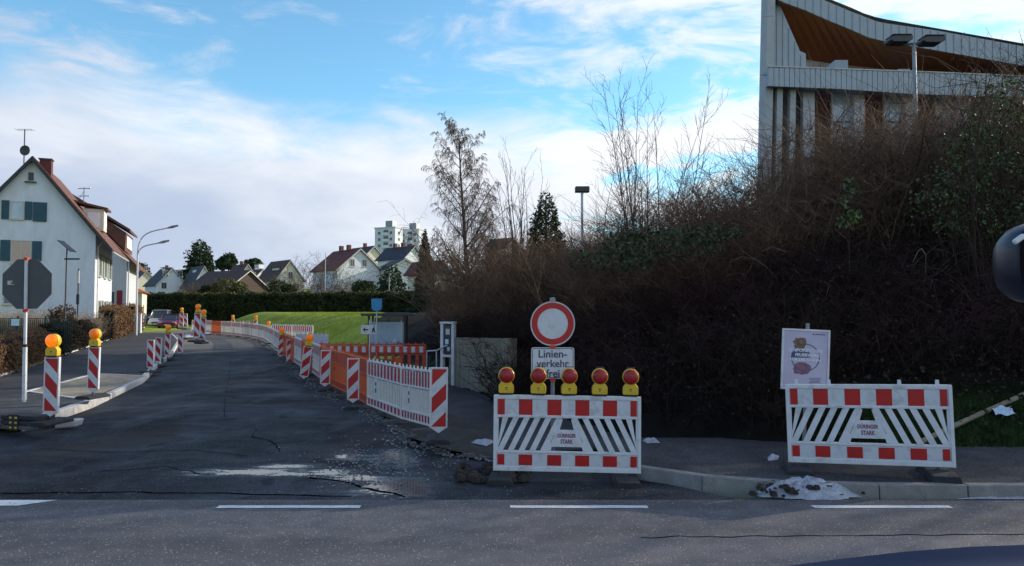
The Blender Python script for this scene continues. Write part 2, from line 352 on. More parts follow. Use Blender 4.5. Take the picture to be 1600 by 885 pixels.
def dup(root, loc, rz, label=None, group=None, sc=None):
    r = root.copy(); COL.objects.link(r); r.location = loc; r.rotation_euler = (0, 0, rz) if isinstance(rz, (int, float)) else rz
    if sc: r.scale = (sc,)*3
    if label: r['label'] = label
    if group: r['group'] = group
    for ch in list(root.children):
        c = ch.copy(); COL.objects.link(c); c.parent = r
        for g in list(ch.children):
            d = g.copy(); COL.objects.link(d); d.parent = c
    return r
class Once:                              # the first placing moves the prototype itself, the next ones copy it
    def __init__(s, root): s.root = root; s.used = False
    def put(s, loc, rz, label, group=None, sc=None):
        if not s.used:
            s.used = True; r = s.root; r.location = loc; r.rotation_euler = (0, 0, rz) if isinstance(rz, (int, float)) else rz
            r['label'] = label
            if group: r['group'] = group
            if sc: r.scale = (sc,)*3
            return r
        r = dup(s.root, loc, rz, label, group)
        r.scale = (sc,)*3 if sc else (1, 1, 1)
        return r
def text(name, body, m, width, height=None, parent=None, loc=(0, 0, 0), rot=(math.pi/2, 0, 0), th=.001, bold=0., spacing=1.0):
    cu = bpy.data.curves.new('t', 'FONT'); cu.body = body; cu.align_x = 'CENTER'; cu.align_y = 'CENTER'; cu.extrude = th; cu.offset = bold; cu.space_line = spacing
    cu.resolution_u = 3
    to = bpy.data.objects.new('t', cu); COL.objects.link(to)
    dg = bpy.context.evaluated_depsgraph_get(); me = bpy.data.meshes.new_from_object(to.evaluated_get(dg))
    bpy.data.objects.remove(to); bpy.data.curves.remove(cu)
    a = np.zeros(len(me.vertices)*3); me.vertices.foreach_get('co', a); a = a.reshape(-1, 3)
    mn, mx = a.min(0), a.max(0); a[:, :2] -= (mn[:2]+mx[:2])/2
    k = width/(mx[0]-mn[0]); ky = k if height is None else height/(mx[1]-mn[1])
    a[:, 0] *= k; a[:, 1] *= ky
    me.vertices.foreach_set('co', a.ravel()); me.materials.clear(); me.materials.append(m); me.name = name
    o = bpy.data.objects.new(name, me); COL.objects.link(o); o.parent = parent; o.location = loc; o.rotation_euler = rot
    return o
def npmesh(name, V, Fq, m, k=None):
    me = bpy.data.meshes.new(name); V = np.asarray(V, dtype=np.float32); Fq = np.asarray(Fq, dtype=np.int32); n = Fq.shape[1]
    me.vertices.add(len(V)); me.vertices.foreach_set('co', V.ravel())
    me.loops.add(Fq.size); me.loops.foreach_set('vertex_index', Fq.ravel())
    me.polygons.add(len(Fq)); me.polygons.foreach_set('loop_start', np.arange(0, Fq.size, n, dtype=np.int32))
    me.polygons.foreach_set('loop_total', np.full(len(Fq), n, dtype=np.int32))
    for mm in (m if isinstance(m, (list, tuple)) else [m]): me.materials.append(mm)
    if k is not None: me.polygons.foreach_set('material_index', np.asarray(k, dtype=np.int32))
    me.update(calc_edges=True); return me
def nobj(name, me, parent=None, loc=(0, 0, 0)):
    o = bpy.data.objects.new(name, me); COL.objects.link(o); o.parent = parent; o.location = loc; return o
# ================================================================== THE GROUND
RE = [(10.3, 1.2), (11.2, -.75), (12.3, -1.2), (14.4, -2.0), (17, -3.2), (20.6, -4.8), (25, -6.6), (33, -9.7), (44, -14.0), (55, -19.), (68, -26.3), (84, -37), (110, -56)]   # right street edge (y, x)
LE = [(11.0, -60), (11.6, -30), (12.2, -13), (12.7, -9.6), (13.4, -8.75), (16.6, -9.35), (22.6, -11.2), (28, -13.4), (34, -15.6), (48, -21.5), (60, -27.5), (64, -33.5), (84, -52), (110, -74)]  # left street edge
BK = [(-19, 110), (-14.5, 84), (-10, 55), (-6.0, 36), (-3.3, 31.5), (-2.6, 28), (-2.1, 24.5), (-1.75, 22.3), (.0, 18.5), (1.2, 15), (2.2, 12.9), (3.6, 11.5), (6, 11.0), (9, 10.9), (90, 10.9)]  # foot of the bank
def interp(tab, y, k=0, v=1): 
    a = np.array(tab); return np.interp(y, a[:, k], a[:, v])
def st(y): return .6*np.clip((np.asarray(y, float)-25)/57, 0, 1)
def sstep(v, a, b):
    t = np.clip((v-a)/(b-a), 0, 1); return t*t*(3-2*t)
def bankd(x, y):                         # signed distance to the bank foot, positive on the bank
    x = np.asarray(x, float); y = np.asarray(y, float); best = np.full(np.broadcast(x, y).shape, 1e9); sgn = np.ones_like(best)
    for (x0, y0), (x1, y1) in zip(BK[:-1], BK[1:]):
        dx, dy = x1-x0, y1-y0; t = np.clip(((x-x0)*dx+(y-y0)*dy)/(dx*dx+dy*dy), 0, 1)
        qx, qy = x-(x0+t*dx), y-(y0+t*dy); d = np.hypot(qx, qy); cr = dx*qy-dy*qx
        m = d < best-1e-9; best = np.where(m, d, best); sgn = np.where(m, np.where(cr >= 0, 1, -1), sgn)
    return best*sgn
def height(x, y):
    x = np.asarray(x, float); y = np.asarray(y, float)
    base = st(y) - .10
    xr = interp(RE, y); xl = interp(LE, y)
    base = np.where((x < -12.6-.41*(y-14)) & (y > 13), st(y)+.08, base)
    far = sstep(y, 80, 130)*3.0 + np.clip((y-130)/220, 0, 1)*10 + sstep(y, 350, 900)*12
    base = base + far
    base = base + sstep(-x, 20, 60)*.4*sstep(y, 20, 60)
    # grass mound between the street and the hedge
    u = (x-xr)*.92
    md = sstep(u, 1.0+2*(y < 50), 7)*sstep(y, 34, 50)*(1-sstep(y, 80, 85))*1.75 + sstep(u, 4, 14)*sstep(y, 29, 44)*(1-sstep(y, 50, 60))*.35
    base = base + md
    d = bankd(x, y)
    top = 2.9 + 1.9*sstep(x, 1, 11) + 4.0*sstep(x, 15.5, 22)  # last term raises the unseen right end for its shadow at the road edge
    rise = np.where(x > 3, .58, .62)
    b = np.minimum(np.clip(d, 0, None)*rise, top); b = np.where(d > 0, top*(1-np.exp(-np.clip(d, 0, None)*rise/top*1.35)), 0)
    bk = np.where(d > 0, st(y)+.05+b, -9)
    fade = 1-sstep(y, 55, 80)*.6
    return np.maximum(base, np.where(y < 90, bk*fade, -9))
def hz(x, y): return float(height(x, y))
def grid_obj(xs, ys, name, m, fn=height, off=0):
    X, Y = np.meshgrid(xs, ys); Z = fn(X, Y)+off; V = np.stack([X.ravel(), Y.ravel(), Z.ravel()], 1)
    nx = len(xs); i = np.arange(len(ys)-1)[:, None]*nx+np.arange(nx-1)[None, :]
    Fq = np.stack([i, i+1, i+1+nx, i+nx], -1).reshape(-1, 4); me = npmesh(name, V, Fq, m)
    me.polygons.foreach_set('use_smooth', [True]*len(me.polygons)); return nobj(name, me), me, V, Fq
xs = np.concatenate([np.arange(-900, -60, 60), np.arange(-60, -30, 3), np.arange(-30, 30, .5), np.arange(30, 60, 3), np.arange(60, 901, 60)])
ys = np.concatenate([np.arange(-300, -20, 40), np.arange(-20, 6, 4), np.arange(6, 50, .4), np.arange(50, 100, 2), np.arange(100, 200, 10), np.arange(200, 1400, 60)])
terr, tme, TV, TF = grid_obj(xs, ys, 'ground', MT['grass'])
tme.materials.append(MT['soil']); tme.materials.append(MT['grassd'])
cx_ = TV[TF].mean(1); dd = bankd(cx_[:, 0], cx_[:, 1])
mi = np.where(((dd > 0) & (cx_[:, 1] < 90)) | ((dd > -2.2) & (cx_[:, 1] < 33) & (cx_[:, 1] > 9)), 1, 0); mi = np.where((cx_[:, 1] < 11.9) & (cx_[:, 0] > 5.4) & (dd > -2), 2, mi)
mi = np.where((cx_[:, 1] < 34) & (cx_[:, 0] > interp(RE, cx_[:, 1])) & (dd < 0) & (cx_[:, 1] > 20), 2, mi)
tme.polygons.foreach_set('material_index', mi.astype(np.int32)); tag(terr, kind='structure')
def strip_obj(name, m, ylist, xl, xr, zf, n=14):          # a sheet between two edge curves
    V = []; Fq = []
    for y in ylist:
        a, b = xl(y), xr(y)
        for k in range(n+1):
            x = a+(b-a)*k/n; V.append((x, y, zf(x, y)))
    for i in range(len(ylist)-1):
        for k in range(n): o = i*(n+1)+k; Fq.append((o, o+1, o+n+2, o+n+1))
    o = nobj(name, npmesh(name, V, Fq, m)); return tag(o, kind='structure')
strip_obj('main_road', MT['road'], [-25, -10, 0, 4, 8.43], lambda y: -220, lambda y: 220, lambda x, y: 0.0, n=8)
yy = [8.44] + list(np.arange(8.8, 15, .3)) + list(np.arange(15, 112, 1.5))
def sxl(y): return -60 if y < 11 else float(interp(LE, y))
def sxr(y): return (2.6-(y-8.44)*.75) if y < 10.3 else float(interp(RE, y))
def zst(x, y): return float(st(y)) - .006 - .03*max(0, min(1, (y-8.4)/1.2))*(1 if y < 12 else max(0, 1-(y-12)/4))
strip_obj('side_street', MT['street'], yy, sxl, sxr, zst, n=26)
# footways: left (raised behind the kerb) and right (beyond the fences)
def hedge_x(y): return -12.2 - .41*(y-14)
strip_obj('left_footway', MT['path'], [11.62, 12.0, 12.4, 12.8, 13.4]+list(np.arange(14, 64, 2.)), lambda y: hedge_x(y)-.1 if y > 13 else -40, lambda y: float(interp(LE, y))-.13, lambda x, y: float(st(y))+.125, n=6)
strip_obj('right_footway', MT['path'], list(np.arange(11.6, 34, .8)), lambda y: float(interp(RE, y))+.75, lambda y: float(np.interp(y, [11, 12, 14, 16, 18.3, 21.3, 25, 30, 36], [2.7, 2.6, 1.9, .9, -.1, -1.4, -2.2, -4.0, -7])), lambda x, y: float(st(y))-.02, n=6)
def dz(x, y): return float(st(y)) + .0 + .06*mnoise.noise(Vector((x*1.7, y*1.7, 0))) + .045*mnoise.noise(Vector((x*5, y*5, 3)))
def jag(y, s): return .35*mnoise.noise(Vector((y*1.1, s, 0))) + .14*mnoise.noise(Vector((y*4.3, s, 5)))
strip_obj('dug_trench_edge', MT['dirt'], list(np.arange(10.7, 60, .22)), lambda y: float(interp(RE, y))-.32+jag(y, 2), lambda y: float(interp(RE, y))+1.15+jag(y, 9)*.6, lambda x, y: dz(x, y)+.018, n=12)
# ridge of broken asphalt along the trench
mb = MB()
for i in range(420):
    y = 10.6+ (i/420)**1.6*34; x = float(interp(RE, y))-.36+jag(y, 2)+random.uniform(-.14, .10); s = random.uniform(.015, .05)*(1 if random.random() < .93 else 1.8)
    mb.box((x, y, float(st(y))+s*.25), (s*1.6, s*1.2, s*.7), random.uniform(0, 3), taper=.7)
tag(mb.build('broken_asphalt_rubble', MT['rubgrey']), 'small grey lumps of broken asphalt along the edge of the dug trench', 'rubble', kind='stuff')
mb = MB()
for i in range(900):
    y = 10.4+(i/900)**1.5*30; x = float(interp(RE, y))-.42+jag(y, 2)+random.gauss(0, .09)-(.25 if random.random() < .25 else 0); s = random.uniform(.008, .028)
    mb.box((x, y, float(st(y))-.02+s*.3+.012), (s*2.2, s*1.4, s*.8), random.uniform(0, 3), taper=.6)
for i in range(500):
    p = G(random.gauss(590, 60), random.gauss(722, 17), 0); s = random.uniform(.005, .018); mb.box((p.x, p.y, -.02+s*.3), (s*2, s*1.3, s*.7), random.uniform(0, 3), taper=.6)
tag(mb.build('asphalt_chips', MT['chips']), 'small pale asphalt chips along the broken road rim and round the puddle', 'rubble', kind='stuff')
# ---- right footway behind the kerb
KB = [(1.25, 10.6), (1.45, 9.75), (1.75, 9.35), (2.4, 8.98), (3.0, 8.72), (3.9, 8.56), (5.2, 8.52), (6.6, 8.52), (8, 8.52), (9.4, 8.52), (12, 8.52), (15, 8.52), (25, 8.52)]
V = [(x, y+.14, .125) for x, y in KB] + [(x, max(11.35, y+.6)+.5, .125+.0) for x, y in KB[::1]]
n = len(KB); o = nobj('right_corner_footway', npmesh('w', V, [(i, i+1, n+i+1, n+i) for i in range(n-1)], MT['path'])); tag(o, kind='structure')
kerb = thing('kerb', '', ''); del kerb['label'], kerb['category']; tag(kerb, kind='structure')
def kstone(a, b, w, h, m, parent, zb=0.0, inner=+1, gap=.006, bev=.012, name='kerb_stone'):
    a = Vector((a[0], a[1], 0)); b = Vector((b[0], b[1], 0)); d = (b-a); L = d.length; d.normalize(); nn = Vector((-d.y, d.x, 0))*inner
    a = a+d*gap; b = b-d*gap; mb = MB()
    za = zb+random.uniform(-.006, .006)
    mb.add([a+Vector((0, 0, za-.1)), b+Vector((0, 0, za-.1)), b+nn*w+Vector((0, 0, za-.1)), a+nn*w+Vector((0, 0, za-.1)),
            a+nn*.015+Vector((0, 0, za+h)), b+nn*.015+Vector((0, 0, za+h)), b+nn*w+Vector((0, 0, za+h)), a+nn*w+Vector((0, 0, za+h))],
           [(0, 3, 2, 1), (4, 5, 6, 7), (0, 1, 5, 4), (1, 2, 6, 5), (2, 3, 7, 6), (3, 0, 4, 7)])
    return mb.build(name, m, parent, bevel=bev)
def along(pts, step):
    out = [Vector((*pts[0], 0))]; pts = [Vector((*p, 0)) for p in pts]; acc = 0
    cum = [0]
    for a, b in zip(pts[:-1], pts[1:]): cum.append(cum[-1]+(b-a).length)
    t = 0; res = []
    while t < cum[-1]+1e-6:
        i = max(j for j in range(len(cum)) if cum[j] <= t+1e-9); i = min(i, len(pts)-2)
        res.append(pts[i].lerp(pts[i+1], (t-cum[i])/(cum[i+1]-cum[i]))); t += step
    return res
pk = along(KB, 1.0)
for a, b in zip(pk[:-1], pk[1:]): kstone(a, b, .15, .135, MT['stone'], kerb, 0)
lk = thing('street_kerb', '', ''); del lk['label'], lk['category']; tag(lk, kind='structure')
lp = [(-26, 11.72), (-13, 12.2), (-10.6, 12.45)]
pk = along(lp, 1.0)
for a, b in zip(pk[:-1], pk[1:]): kstone(a, b, .14, .12, MT['stone'], lk, .0)
lp = [(interp(LE, y), y) for y in (13.6, 16.6, 22.6, 28, 34, 48, 60)]
pk = along(lp, 1.0)
for i, (a, b) in enumerate(zip(pk[:-1], pk[1:])):
    if i in (17, 18, 21): continue
    kstone(a, b, .16, .13 if i > 3 else .17, MT['stone_lt'], lk, float(st(a.y)), inner=1)
# parking bay with its stone frame
ZB = .128
bay = [G(43, 613, ZB), G(133, 626, ZB), G(226, 588.5, ZB), G(150, 585, ZB)]
bay = [Vector((p.x, p.y, ZB+.006)) for p in bay]
mb = MB(); mb.add(bay, [(0, 1, 2, 3)]); tag(mb.build('parking_bay', MT['sand']), kind='structure')
be = thing('bay_edging', '', ''); del be['label'], be['category']; tag(be, kind='structure')
for a, b in ((bay[0], bay[1]), (bay[3], bay[2]), (bay[0], bay[3])):
    q = along([(a.x, a.y), (b.x, b.y)], (b-a).length/ max(1, round((b-a).length/1.0))-1e-4)
    for c, d in zip(q[:-1], q[1:]): kstone(c, d, .11, .022, MT['stone_lt'], be, ZB, bev=.004, name='edging_stone')
he = thing('hedge_edging', '', ''); del he['label'], he['category']; tag(he, kind='structure')
q = along([(hedge_x(y), y) for y in (15, 30, 48, 70, 84)], 1.0)
for c, d in zip(q[:-1], q[1:]): kstone(c, d, .12, .09, MT['stone_lt'], he, float(st(c.y))+.1, inner=1, bev=.006, name='edging_stone')
q = along([(-40, 13.6), (-12.4, 14.4)], 1.0)
# ---- road markings
def mark(x0, x1, y0, y1, z=.004, sk=0):
    mb = MB(); n = 10; vs = []
    for k in range(n+1):
        x = x0+(x1-x0)*k/n; vs += [(x, y0+random.uniform(-.006, .006), z), (x+(sk if k == n else 0), y1+random.uniform(-.006, .006), z)]
    mb.add(vs, [(2*k, 2*k+2, 2*k+3, 2*k+1) for k in range(n)])
    return tag(mb.build('road_marking', MT['paint']), kind='structure')
for px0, px1 in ((340, 563), (797, 1012), (1270, 1486)):
    a, b = G(px0, 792.5), G(px1, 792.5); mark(a.x, b.x, a.y-.05, a.y+.055)
for i in (1, 2): mark(b.x+1.75*i+1.65*(i-1), b.x+(1.75+1.65)*i, a.y-.05, a.y+.055)
a, b = G(-300, 790), G(30, 790); mark(a.x, b.x, a.y-.02, a.y+.22, sk=.28)
# tarred crack across the main road
mb = MB(); vs = []
for k in range(60):
    p = G(1000+k*16, 840-k*.13+3*mnoise.noise(Vector((k*.4, 0, 0)))); w = .006+.004*random.random(); vs += [(p.x, p.y-w, .0035), (p.x, p.y+w, .0035)]
mb.add(vs, [(2*k, 2*k+2, 2*k+3, 2*k+1) for k in range(59)]); tag(mb.build('road_crack', MT['tar']), kind='structure')
# ---- puddles
# ---- snow remains
def snow(pts, z, hgt, seed, label):
    P = [G(x, y, z) for x, y in pts]; c = sum(P, Vector())/len(P); V = []; Fq = []; rings = 7; n = len(P)*5
    outl = []
    for i in range(len(P)):
        for j in range(5): outl.append(P[i].lerp(P[(i+1) % len(P)], j/5))
    for r in range(rings+1):
        t = 1-r/rings
        for p in outl:
            q = c+(p-c)*t*(1+.28*mnoise.noise(Vector((p.x*7, p.y*7, seed)))+.09*mnoise.noise(Vector((p.x*19, p.y*19, seed)))); h = hgt*(1-t**2.2)*(1+.7*mnoise.noise(Vector((q.x*6, q.y*6, seed)))) + .06*hgt/.1*mnoise.noise(Vector((q.x*14, q.y*14, seed)))*(1-t)
            V.append((q.x, q.y, z+max(h, 0)+.001))
    for r in range(rings):
        for i in range(n): Fq.append((r*n+i, r*n+(i+1) % n, (r+1)*n+(i+1) % n, (r+1)*n+i))
    mb = MB(); mb.add(V, Fq); o = mb.build('snow_heap', MT['snow'], smooth=True); tag(o, label, 'snow'); return o
snow([(1186, 768), (1205, 765), (1240, 766), (1290, 769), (1325, 772), (1345, 777), (1290, 782), (1225, 780), (1195, 776)], 0, .17, 1, 'dirty melting snow heap against the kerb below the right barrier')
snow([(1003, 689), (1025, 687), (1030, 692), (1010, 693)], .13, .05, 3, 'small white snow patch right of the barrier with red lamps')
snow([(1198, 716), (1218, 713), (1216, 719), (1200, 720)], .13, .05, 4, 'small snow patch left of the right barrier foot')
snow([(735, 692), (760, 688), (775, 691), (760, 697)], .0, .05, 5, 'thin snow patch between striped beacon and barrier with lamps')
snow([(1490, 780), (1540, 774), (1600, 776), (1640, 778), (1600, 780)], 0, .012, 6, 'thin line of gritty snow along the kerb at the right')
for i, (px, py, w) in enumerate(((305, 516, 16), (292, 526, 14), (322, 521, 12))):
    snow([(px-w, py), (px, py-1.5), (px+w, py), (px, py+1.6)], .45, .12, 8+i, ('snow patch nearest the maroon car on the far street', 'snow patch nearest the beacons on the left side of the street', 'snow patch beside the leaning twin beacons')[i])
mb = MB()
for i in range(170):
    p = G(random.gauss(1250, 32), random.uniform(768, 779), 0); s = random.uniform(.012, .055); mb.box((p.x, p.y, .02+random.uniform(0, .10)), (s*1.7, s*1.3, s), random.uniform(0, 3), taper=.6)
tag(mb.build('earth_in_snow', MT['dirt']), 'dark earth crumbs melting out of the snow heap at the kerb', 'rubble', kind='stuff')
# cracks and seams of the old side street, laid as thin sheets
def crack(pts, w, m, nm='road_crack'):
    P = [G(x, y, -.02) for x, y in pts]; Q = []
    for a, b in zip(P[:-1], P[1:]):
        for j in range(10): Q.append(a.lerp(b, j/10))
    vs = []
    for k, q in enumerate(Q):
        o = .05*mnoise.noise(Vector((q.x*3, q.y*3, 7)))+.02*mnoise.noise(Vector((q.x*11, q.y*11, 7))); ww = w*(.5+random.random()); z = zst(q.x, q.y)+.005; vs += [(q.x+o-ww*.3, q.y+o-ww, z), (q.x+o+ww*.3, q.y+o+ww, z)]
    mb = MB(); mb.add(vs, [(2*k, 2*k+2, 2*k+3, 2*k+1) for k in range(len(Q)-1)]); tag(mb.build(nm, m), kind='structure')
crack([(486, 744), (540, 752), (590, 768), (640, 778)], .022, MT['tar']); crack([(0, 772), (200, 770), (420, 774), (560, 778)], .016, MT['tar'])
crack([(412, 712), (440, 704), (425, 690), (395, 682), (400, 668)], .012, MT['tar']); crack([(60, 700), (180, 706), (300, 702), (400, 712)], .008, MT['tar'])
crack([(350, 655), (352, 620), (358, 585), (362, 560)], .006, MT['tar']); crack([(160, 735), (260, 728), (330, 742)], .010, MT['tar'])
# ================================================================== STREET FURNITURE
# ---- warning lamps (yellow body, round lens facing -y and +y)
def make_lamp(lens, lit=False):
    t = thing('warning_lamp', '', 'warning lamp')
    mb = MB(); mb.xz([(-.095, 0), (.095, 0), (.10, .02), (.10, .095), (.062, .145), (-.062, .145), (-.10, .095), (-.10, .02)], -.045, .09)
    mb.build('housing', MT['yellow'], t, bevel=.008)
    mb = MB(); mb.lathe([(.090, -.044), (.106, -.042), (.108, -.02), (.108, .02), (.106, .042), (.090, .044)], 'Y', 24, (0, 0, .232)); mb.build('lens_ring', MT['yellow'], t, smooth=True)
    mb = MB()
    for k in range(7): mb.box((0, -.079, .232-.054+k*.018), (.13-.01*abs(k-3)**1.6, .012, .004))
    mb.build('lens_ribs', MT[lens], t)
    mb = MB(); mb.tube([(-.05, 0, .33), (-.045, 0, .352), (.045, 0, .352), (.05, 0, .33)], .006, 5); mb.build('handle', MT['dkmetal'], t)
    mb = MB(); mb.lathe([(.02, -.09), (.060, -.082), (.086, -.067), (.098, -.052), (.098, .052), (.086, .067), (.060, .082), (.02, .09)], 'Y', 24, (0, 0, .232)); mb.build('lens', MT[lens], t, smooth=True)
    mb = MB(); mb.box((0, -.0465, .07), (.035, .003, .012)).box((0, -.0465, .045), (.022, .003, .010)); mb.build('type_plate', MT['black'], t)
    mb = MB(); mb.box((0, 0, -.012), (.17, .06, .024)); mb.build('socket', MT['black'], t)
    return t
red_lamp = Once(make_lamp('rlens')); amb_lamp = Once(make_lamp('alens')); lit_lamp = Once(make_lamp('alit'))
# ---- striped guide beacons. Local: x across, z up, panel faces -y. s=+1: stripes rise to the right
def make_beacon(s):
    t = thing('guide_beacon', '', 'beacon')
    mb = MB(); mb.xz([(-.125, .10), (0, .015), (.125, .10), (.125, 1.0), (-.125, 1.0)], -.02, .04); mb.build('panel', MT['refl'], t, bevel=.006)
    mb = MB()
    for x in (-.127, .127): mb.box((x, 0, .55), (.012, .05, .91))
    mb.box((0, 0, 1.003), (.262, .05, .014)); mb.build('rim', MT['white'], t, bevel=.003)
    w = .108
    def clipped(c):                      # 45 degree band of half height .09 between x=-w..w
        lo, hi = .115, .985; h = .118
        poly = []
        pts = [(-w, c-s*w-h), (w, c+s*w-h), (w, c+s*w+h), (-w, c-s*w+h)]
        def clip(P, f, inside):
            out = []
            for i in range(len(P)):
                a, b = P[i], P[(i+1) % len(P)]; ia, ib = inside(a), inside(b)
                if ia: out.append(a)
                if ia != ib: k = (f-a[1])/(b[1]-a[1]); out.append((a[0]+(b[0]-a[0])*k, f))
            return out
        P = clip(pts, lo, lambda p: p[1] >= lo); P = clip(P, hi, lambda p: p[1] <= hi) if P else P
        return P
    for c in (.965, .54, .115):
        P = clipped(c)
        if len(P) >= 3:
            mb = MB(); mb.xz(P, -.0225, .045); mb.build('red_stripe', MT['red'], t)
    mb = MB(); mb.box((0, 0, .0), (.035, .035, .10)); mb.build('stem', MT['dkmetal'], t)
    mb = MB(); mb.xz([(-.18, -.10), (.18, -.10), (.18, -.06), (.12, -.03), (-.12, -.03), (-.18, -.06)], -.33, .66); mb.build('footplate', MT['rubber'], t, bevel=.012)
    return t
bk_r = Once(make_beacon(+1)); bk_l = Once(make_beacon(-1))
LG = 'striped guide beacons along the street'
def place_beacon(proto, px, pyb, z, rz, label, lean=0, lamp=None, llabel=None, Y=None, sc=1, zoff=.10):
    p = G(px, pyb, z) if Y is None else W(px, pyb, Y)
    r = proto.put((p.x, p.y, p.z+zoff), (R(lean*.35), R(lean), rz), label, LG, sc)
    if lamp:
        m = Matrix.Translation((p.x, p.y, p.z+zoff)) @ r.rotation_euler.to_matrix().to_4x4()
        lp = m @ Vector((0, 0, 1.03*sc)); lamp.put(lp, (R(lean*.35), R(lean), rz), llabel, 'lamps on the guide beacons', sc=1.12)
    return p
def zs(y): return float(st(y))
# left of the street
place_beacon(bk_l, 79, 662, .22, R(-6), 'nearest large striped beacon on the left kerb, beside the stop sign post', .8, lit_lamp, 'glowing amber warning lamp on the nearest left beacon', sc=1.04, Y=12.9)
place_beacon(bk_l, 145, 622, .2, R(-8), 'second striped beacon, standing on the sandy parking bay, split stripe', 1.5, amb_lamp, 'amber warning lamp on the beacon in the parking bay', Y=16.2)
place_beacon(bk_l, 235, 583, .1, R(-14), 'striped beacon at the far corner of the parking bay, left of its close twin', 0, Y=25)
place_beacon(bk_l, 246.5, 573, .1, R(-14), 'striped beacon half hidden just right of its twin at the bay corner', 2, Y=28.5)
place_beacon(bk_l, 261, 562, .15, R(-14), 'striped beacon with lamp beyond the pair at the bay corner', 2, amb_lamp, 'small amber lamp on the beacon beyond the bay corner', Y=32)
place_beacon(bk_l, 281.5, 557, .2, R(-14), 'lampless striped beacon left of the leaning pair in mid street', 0, Y=35)
place_beacon(bk_l, 307, 538, .2, R(-10), 'taller striped beacon with lamp of the leaning pair in mid street', 3, amb_lamp, 'amber lamp on the left beacon of the leaning pair', Y=33, sc=1.15, zoff=.22)
place_beacon(bk_l, 315, 541, .2, R(-5), 'lower striped beacon on a trestle foot of the leaning pair', 4, amb_lamp, 'amber lamp on the right beacon of the leaning pair', Y=34, sc=1.05, zoff=.22)
place_beacon(bk_l, 283.5, 514, .4, R(0), 'tiny lamp bearing beacon right of the parked maroon car', 0, amb_lamp, 'tiny amber lamp right of the maroon car', Y=58, sc=1.15)
place_beacon(bk_l, 290.5, 515, .4, R(0), 'tiny lampless beacon right of the parked maroon car', -4, Y=57, sc=1.1)
# right of the street, near to far
place_beacon(bk_r, 685, 689, .02, R(5), 'nearest large striped beacon at the right end of the white fences', .6, Y=11.3)
place_beacon(bk_r, 551.5, 638, .02, R(8), 'striped beacon standing before the orange and white fence joint', 0, Y=16.6)
place_beacon(bk_r, 507.5, 611, .02, R(9), 'third striped beacon from the right, before the first orange fence', 1, Y=20.3)
place_beacon(bk_r, 474, 598, .02, R(10), 'striped beacon leaning right under an amber lamp in the right row', 8, amb_lamp, 'amber lamp on the leaning beacon of the right row', Y=23.5, sc=1.04)
place_beacon(bk_r, 452.5, 573, .1, R(10), 'narrow framed beacon left of the leaning beacon with lamp', 0, Y=31.5, sc=1.02)
place_beacon(bk_r, 438, 562, .1, R(10), 'striped beacon with lamp, left of the narrow framed beacon', 3, amb_lamp, 'amber lamp on a far beacon before the white barrier', Y=34.5, sc=1.0)
place_beacon(bk_r, 426.5, 546, .3, R(10), 'small far beacon before the left end of the white barrier', 3, Y=43)
place_beacon(bk_r, 417.5, 539, .3, R(10), 'far beacon with lamp left of the white barrier', 3, amb_lamp, 'small amber lamp left of the white barrier', Y=47)
for i, (px, py, Y, s) in enumerate(((398, 526, 54, 1.05), (386.5, 523, 57, .9), (377, 523, 58, .95), (365, 521, 61, 1.0), (342, 520, 64, .85))):
    place_beacon(bk_r if i < 3 else bk_l, px, py, .4, 0, ('first tiny beacon from the right before the far fence row, with lamp', 'second tiny beacon from the right before the far fence row', 'third tiny beacon from the right before the far fence row', 'fourth tiny beacon from the right before the far fence row, with lamp', 'leftmost tiny beacon before the far fence row')[i], 3 if i < 3 else -4,
                 amb_lamp if i in (0, 3) else None, ('tiny amber lamp at the right of the far fence row', '', '', 'tiny amber lamp in the middle of the far fence row')[i] if i < 4 else None, Y=Y, sc=s)
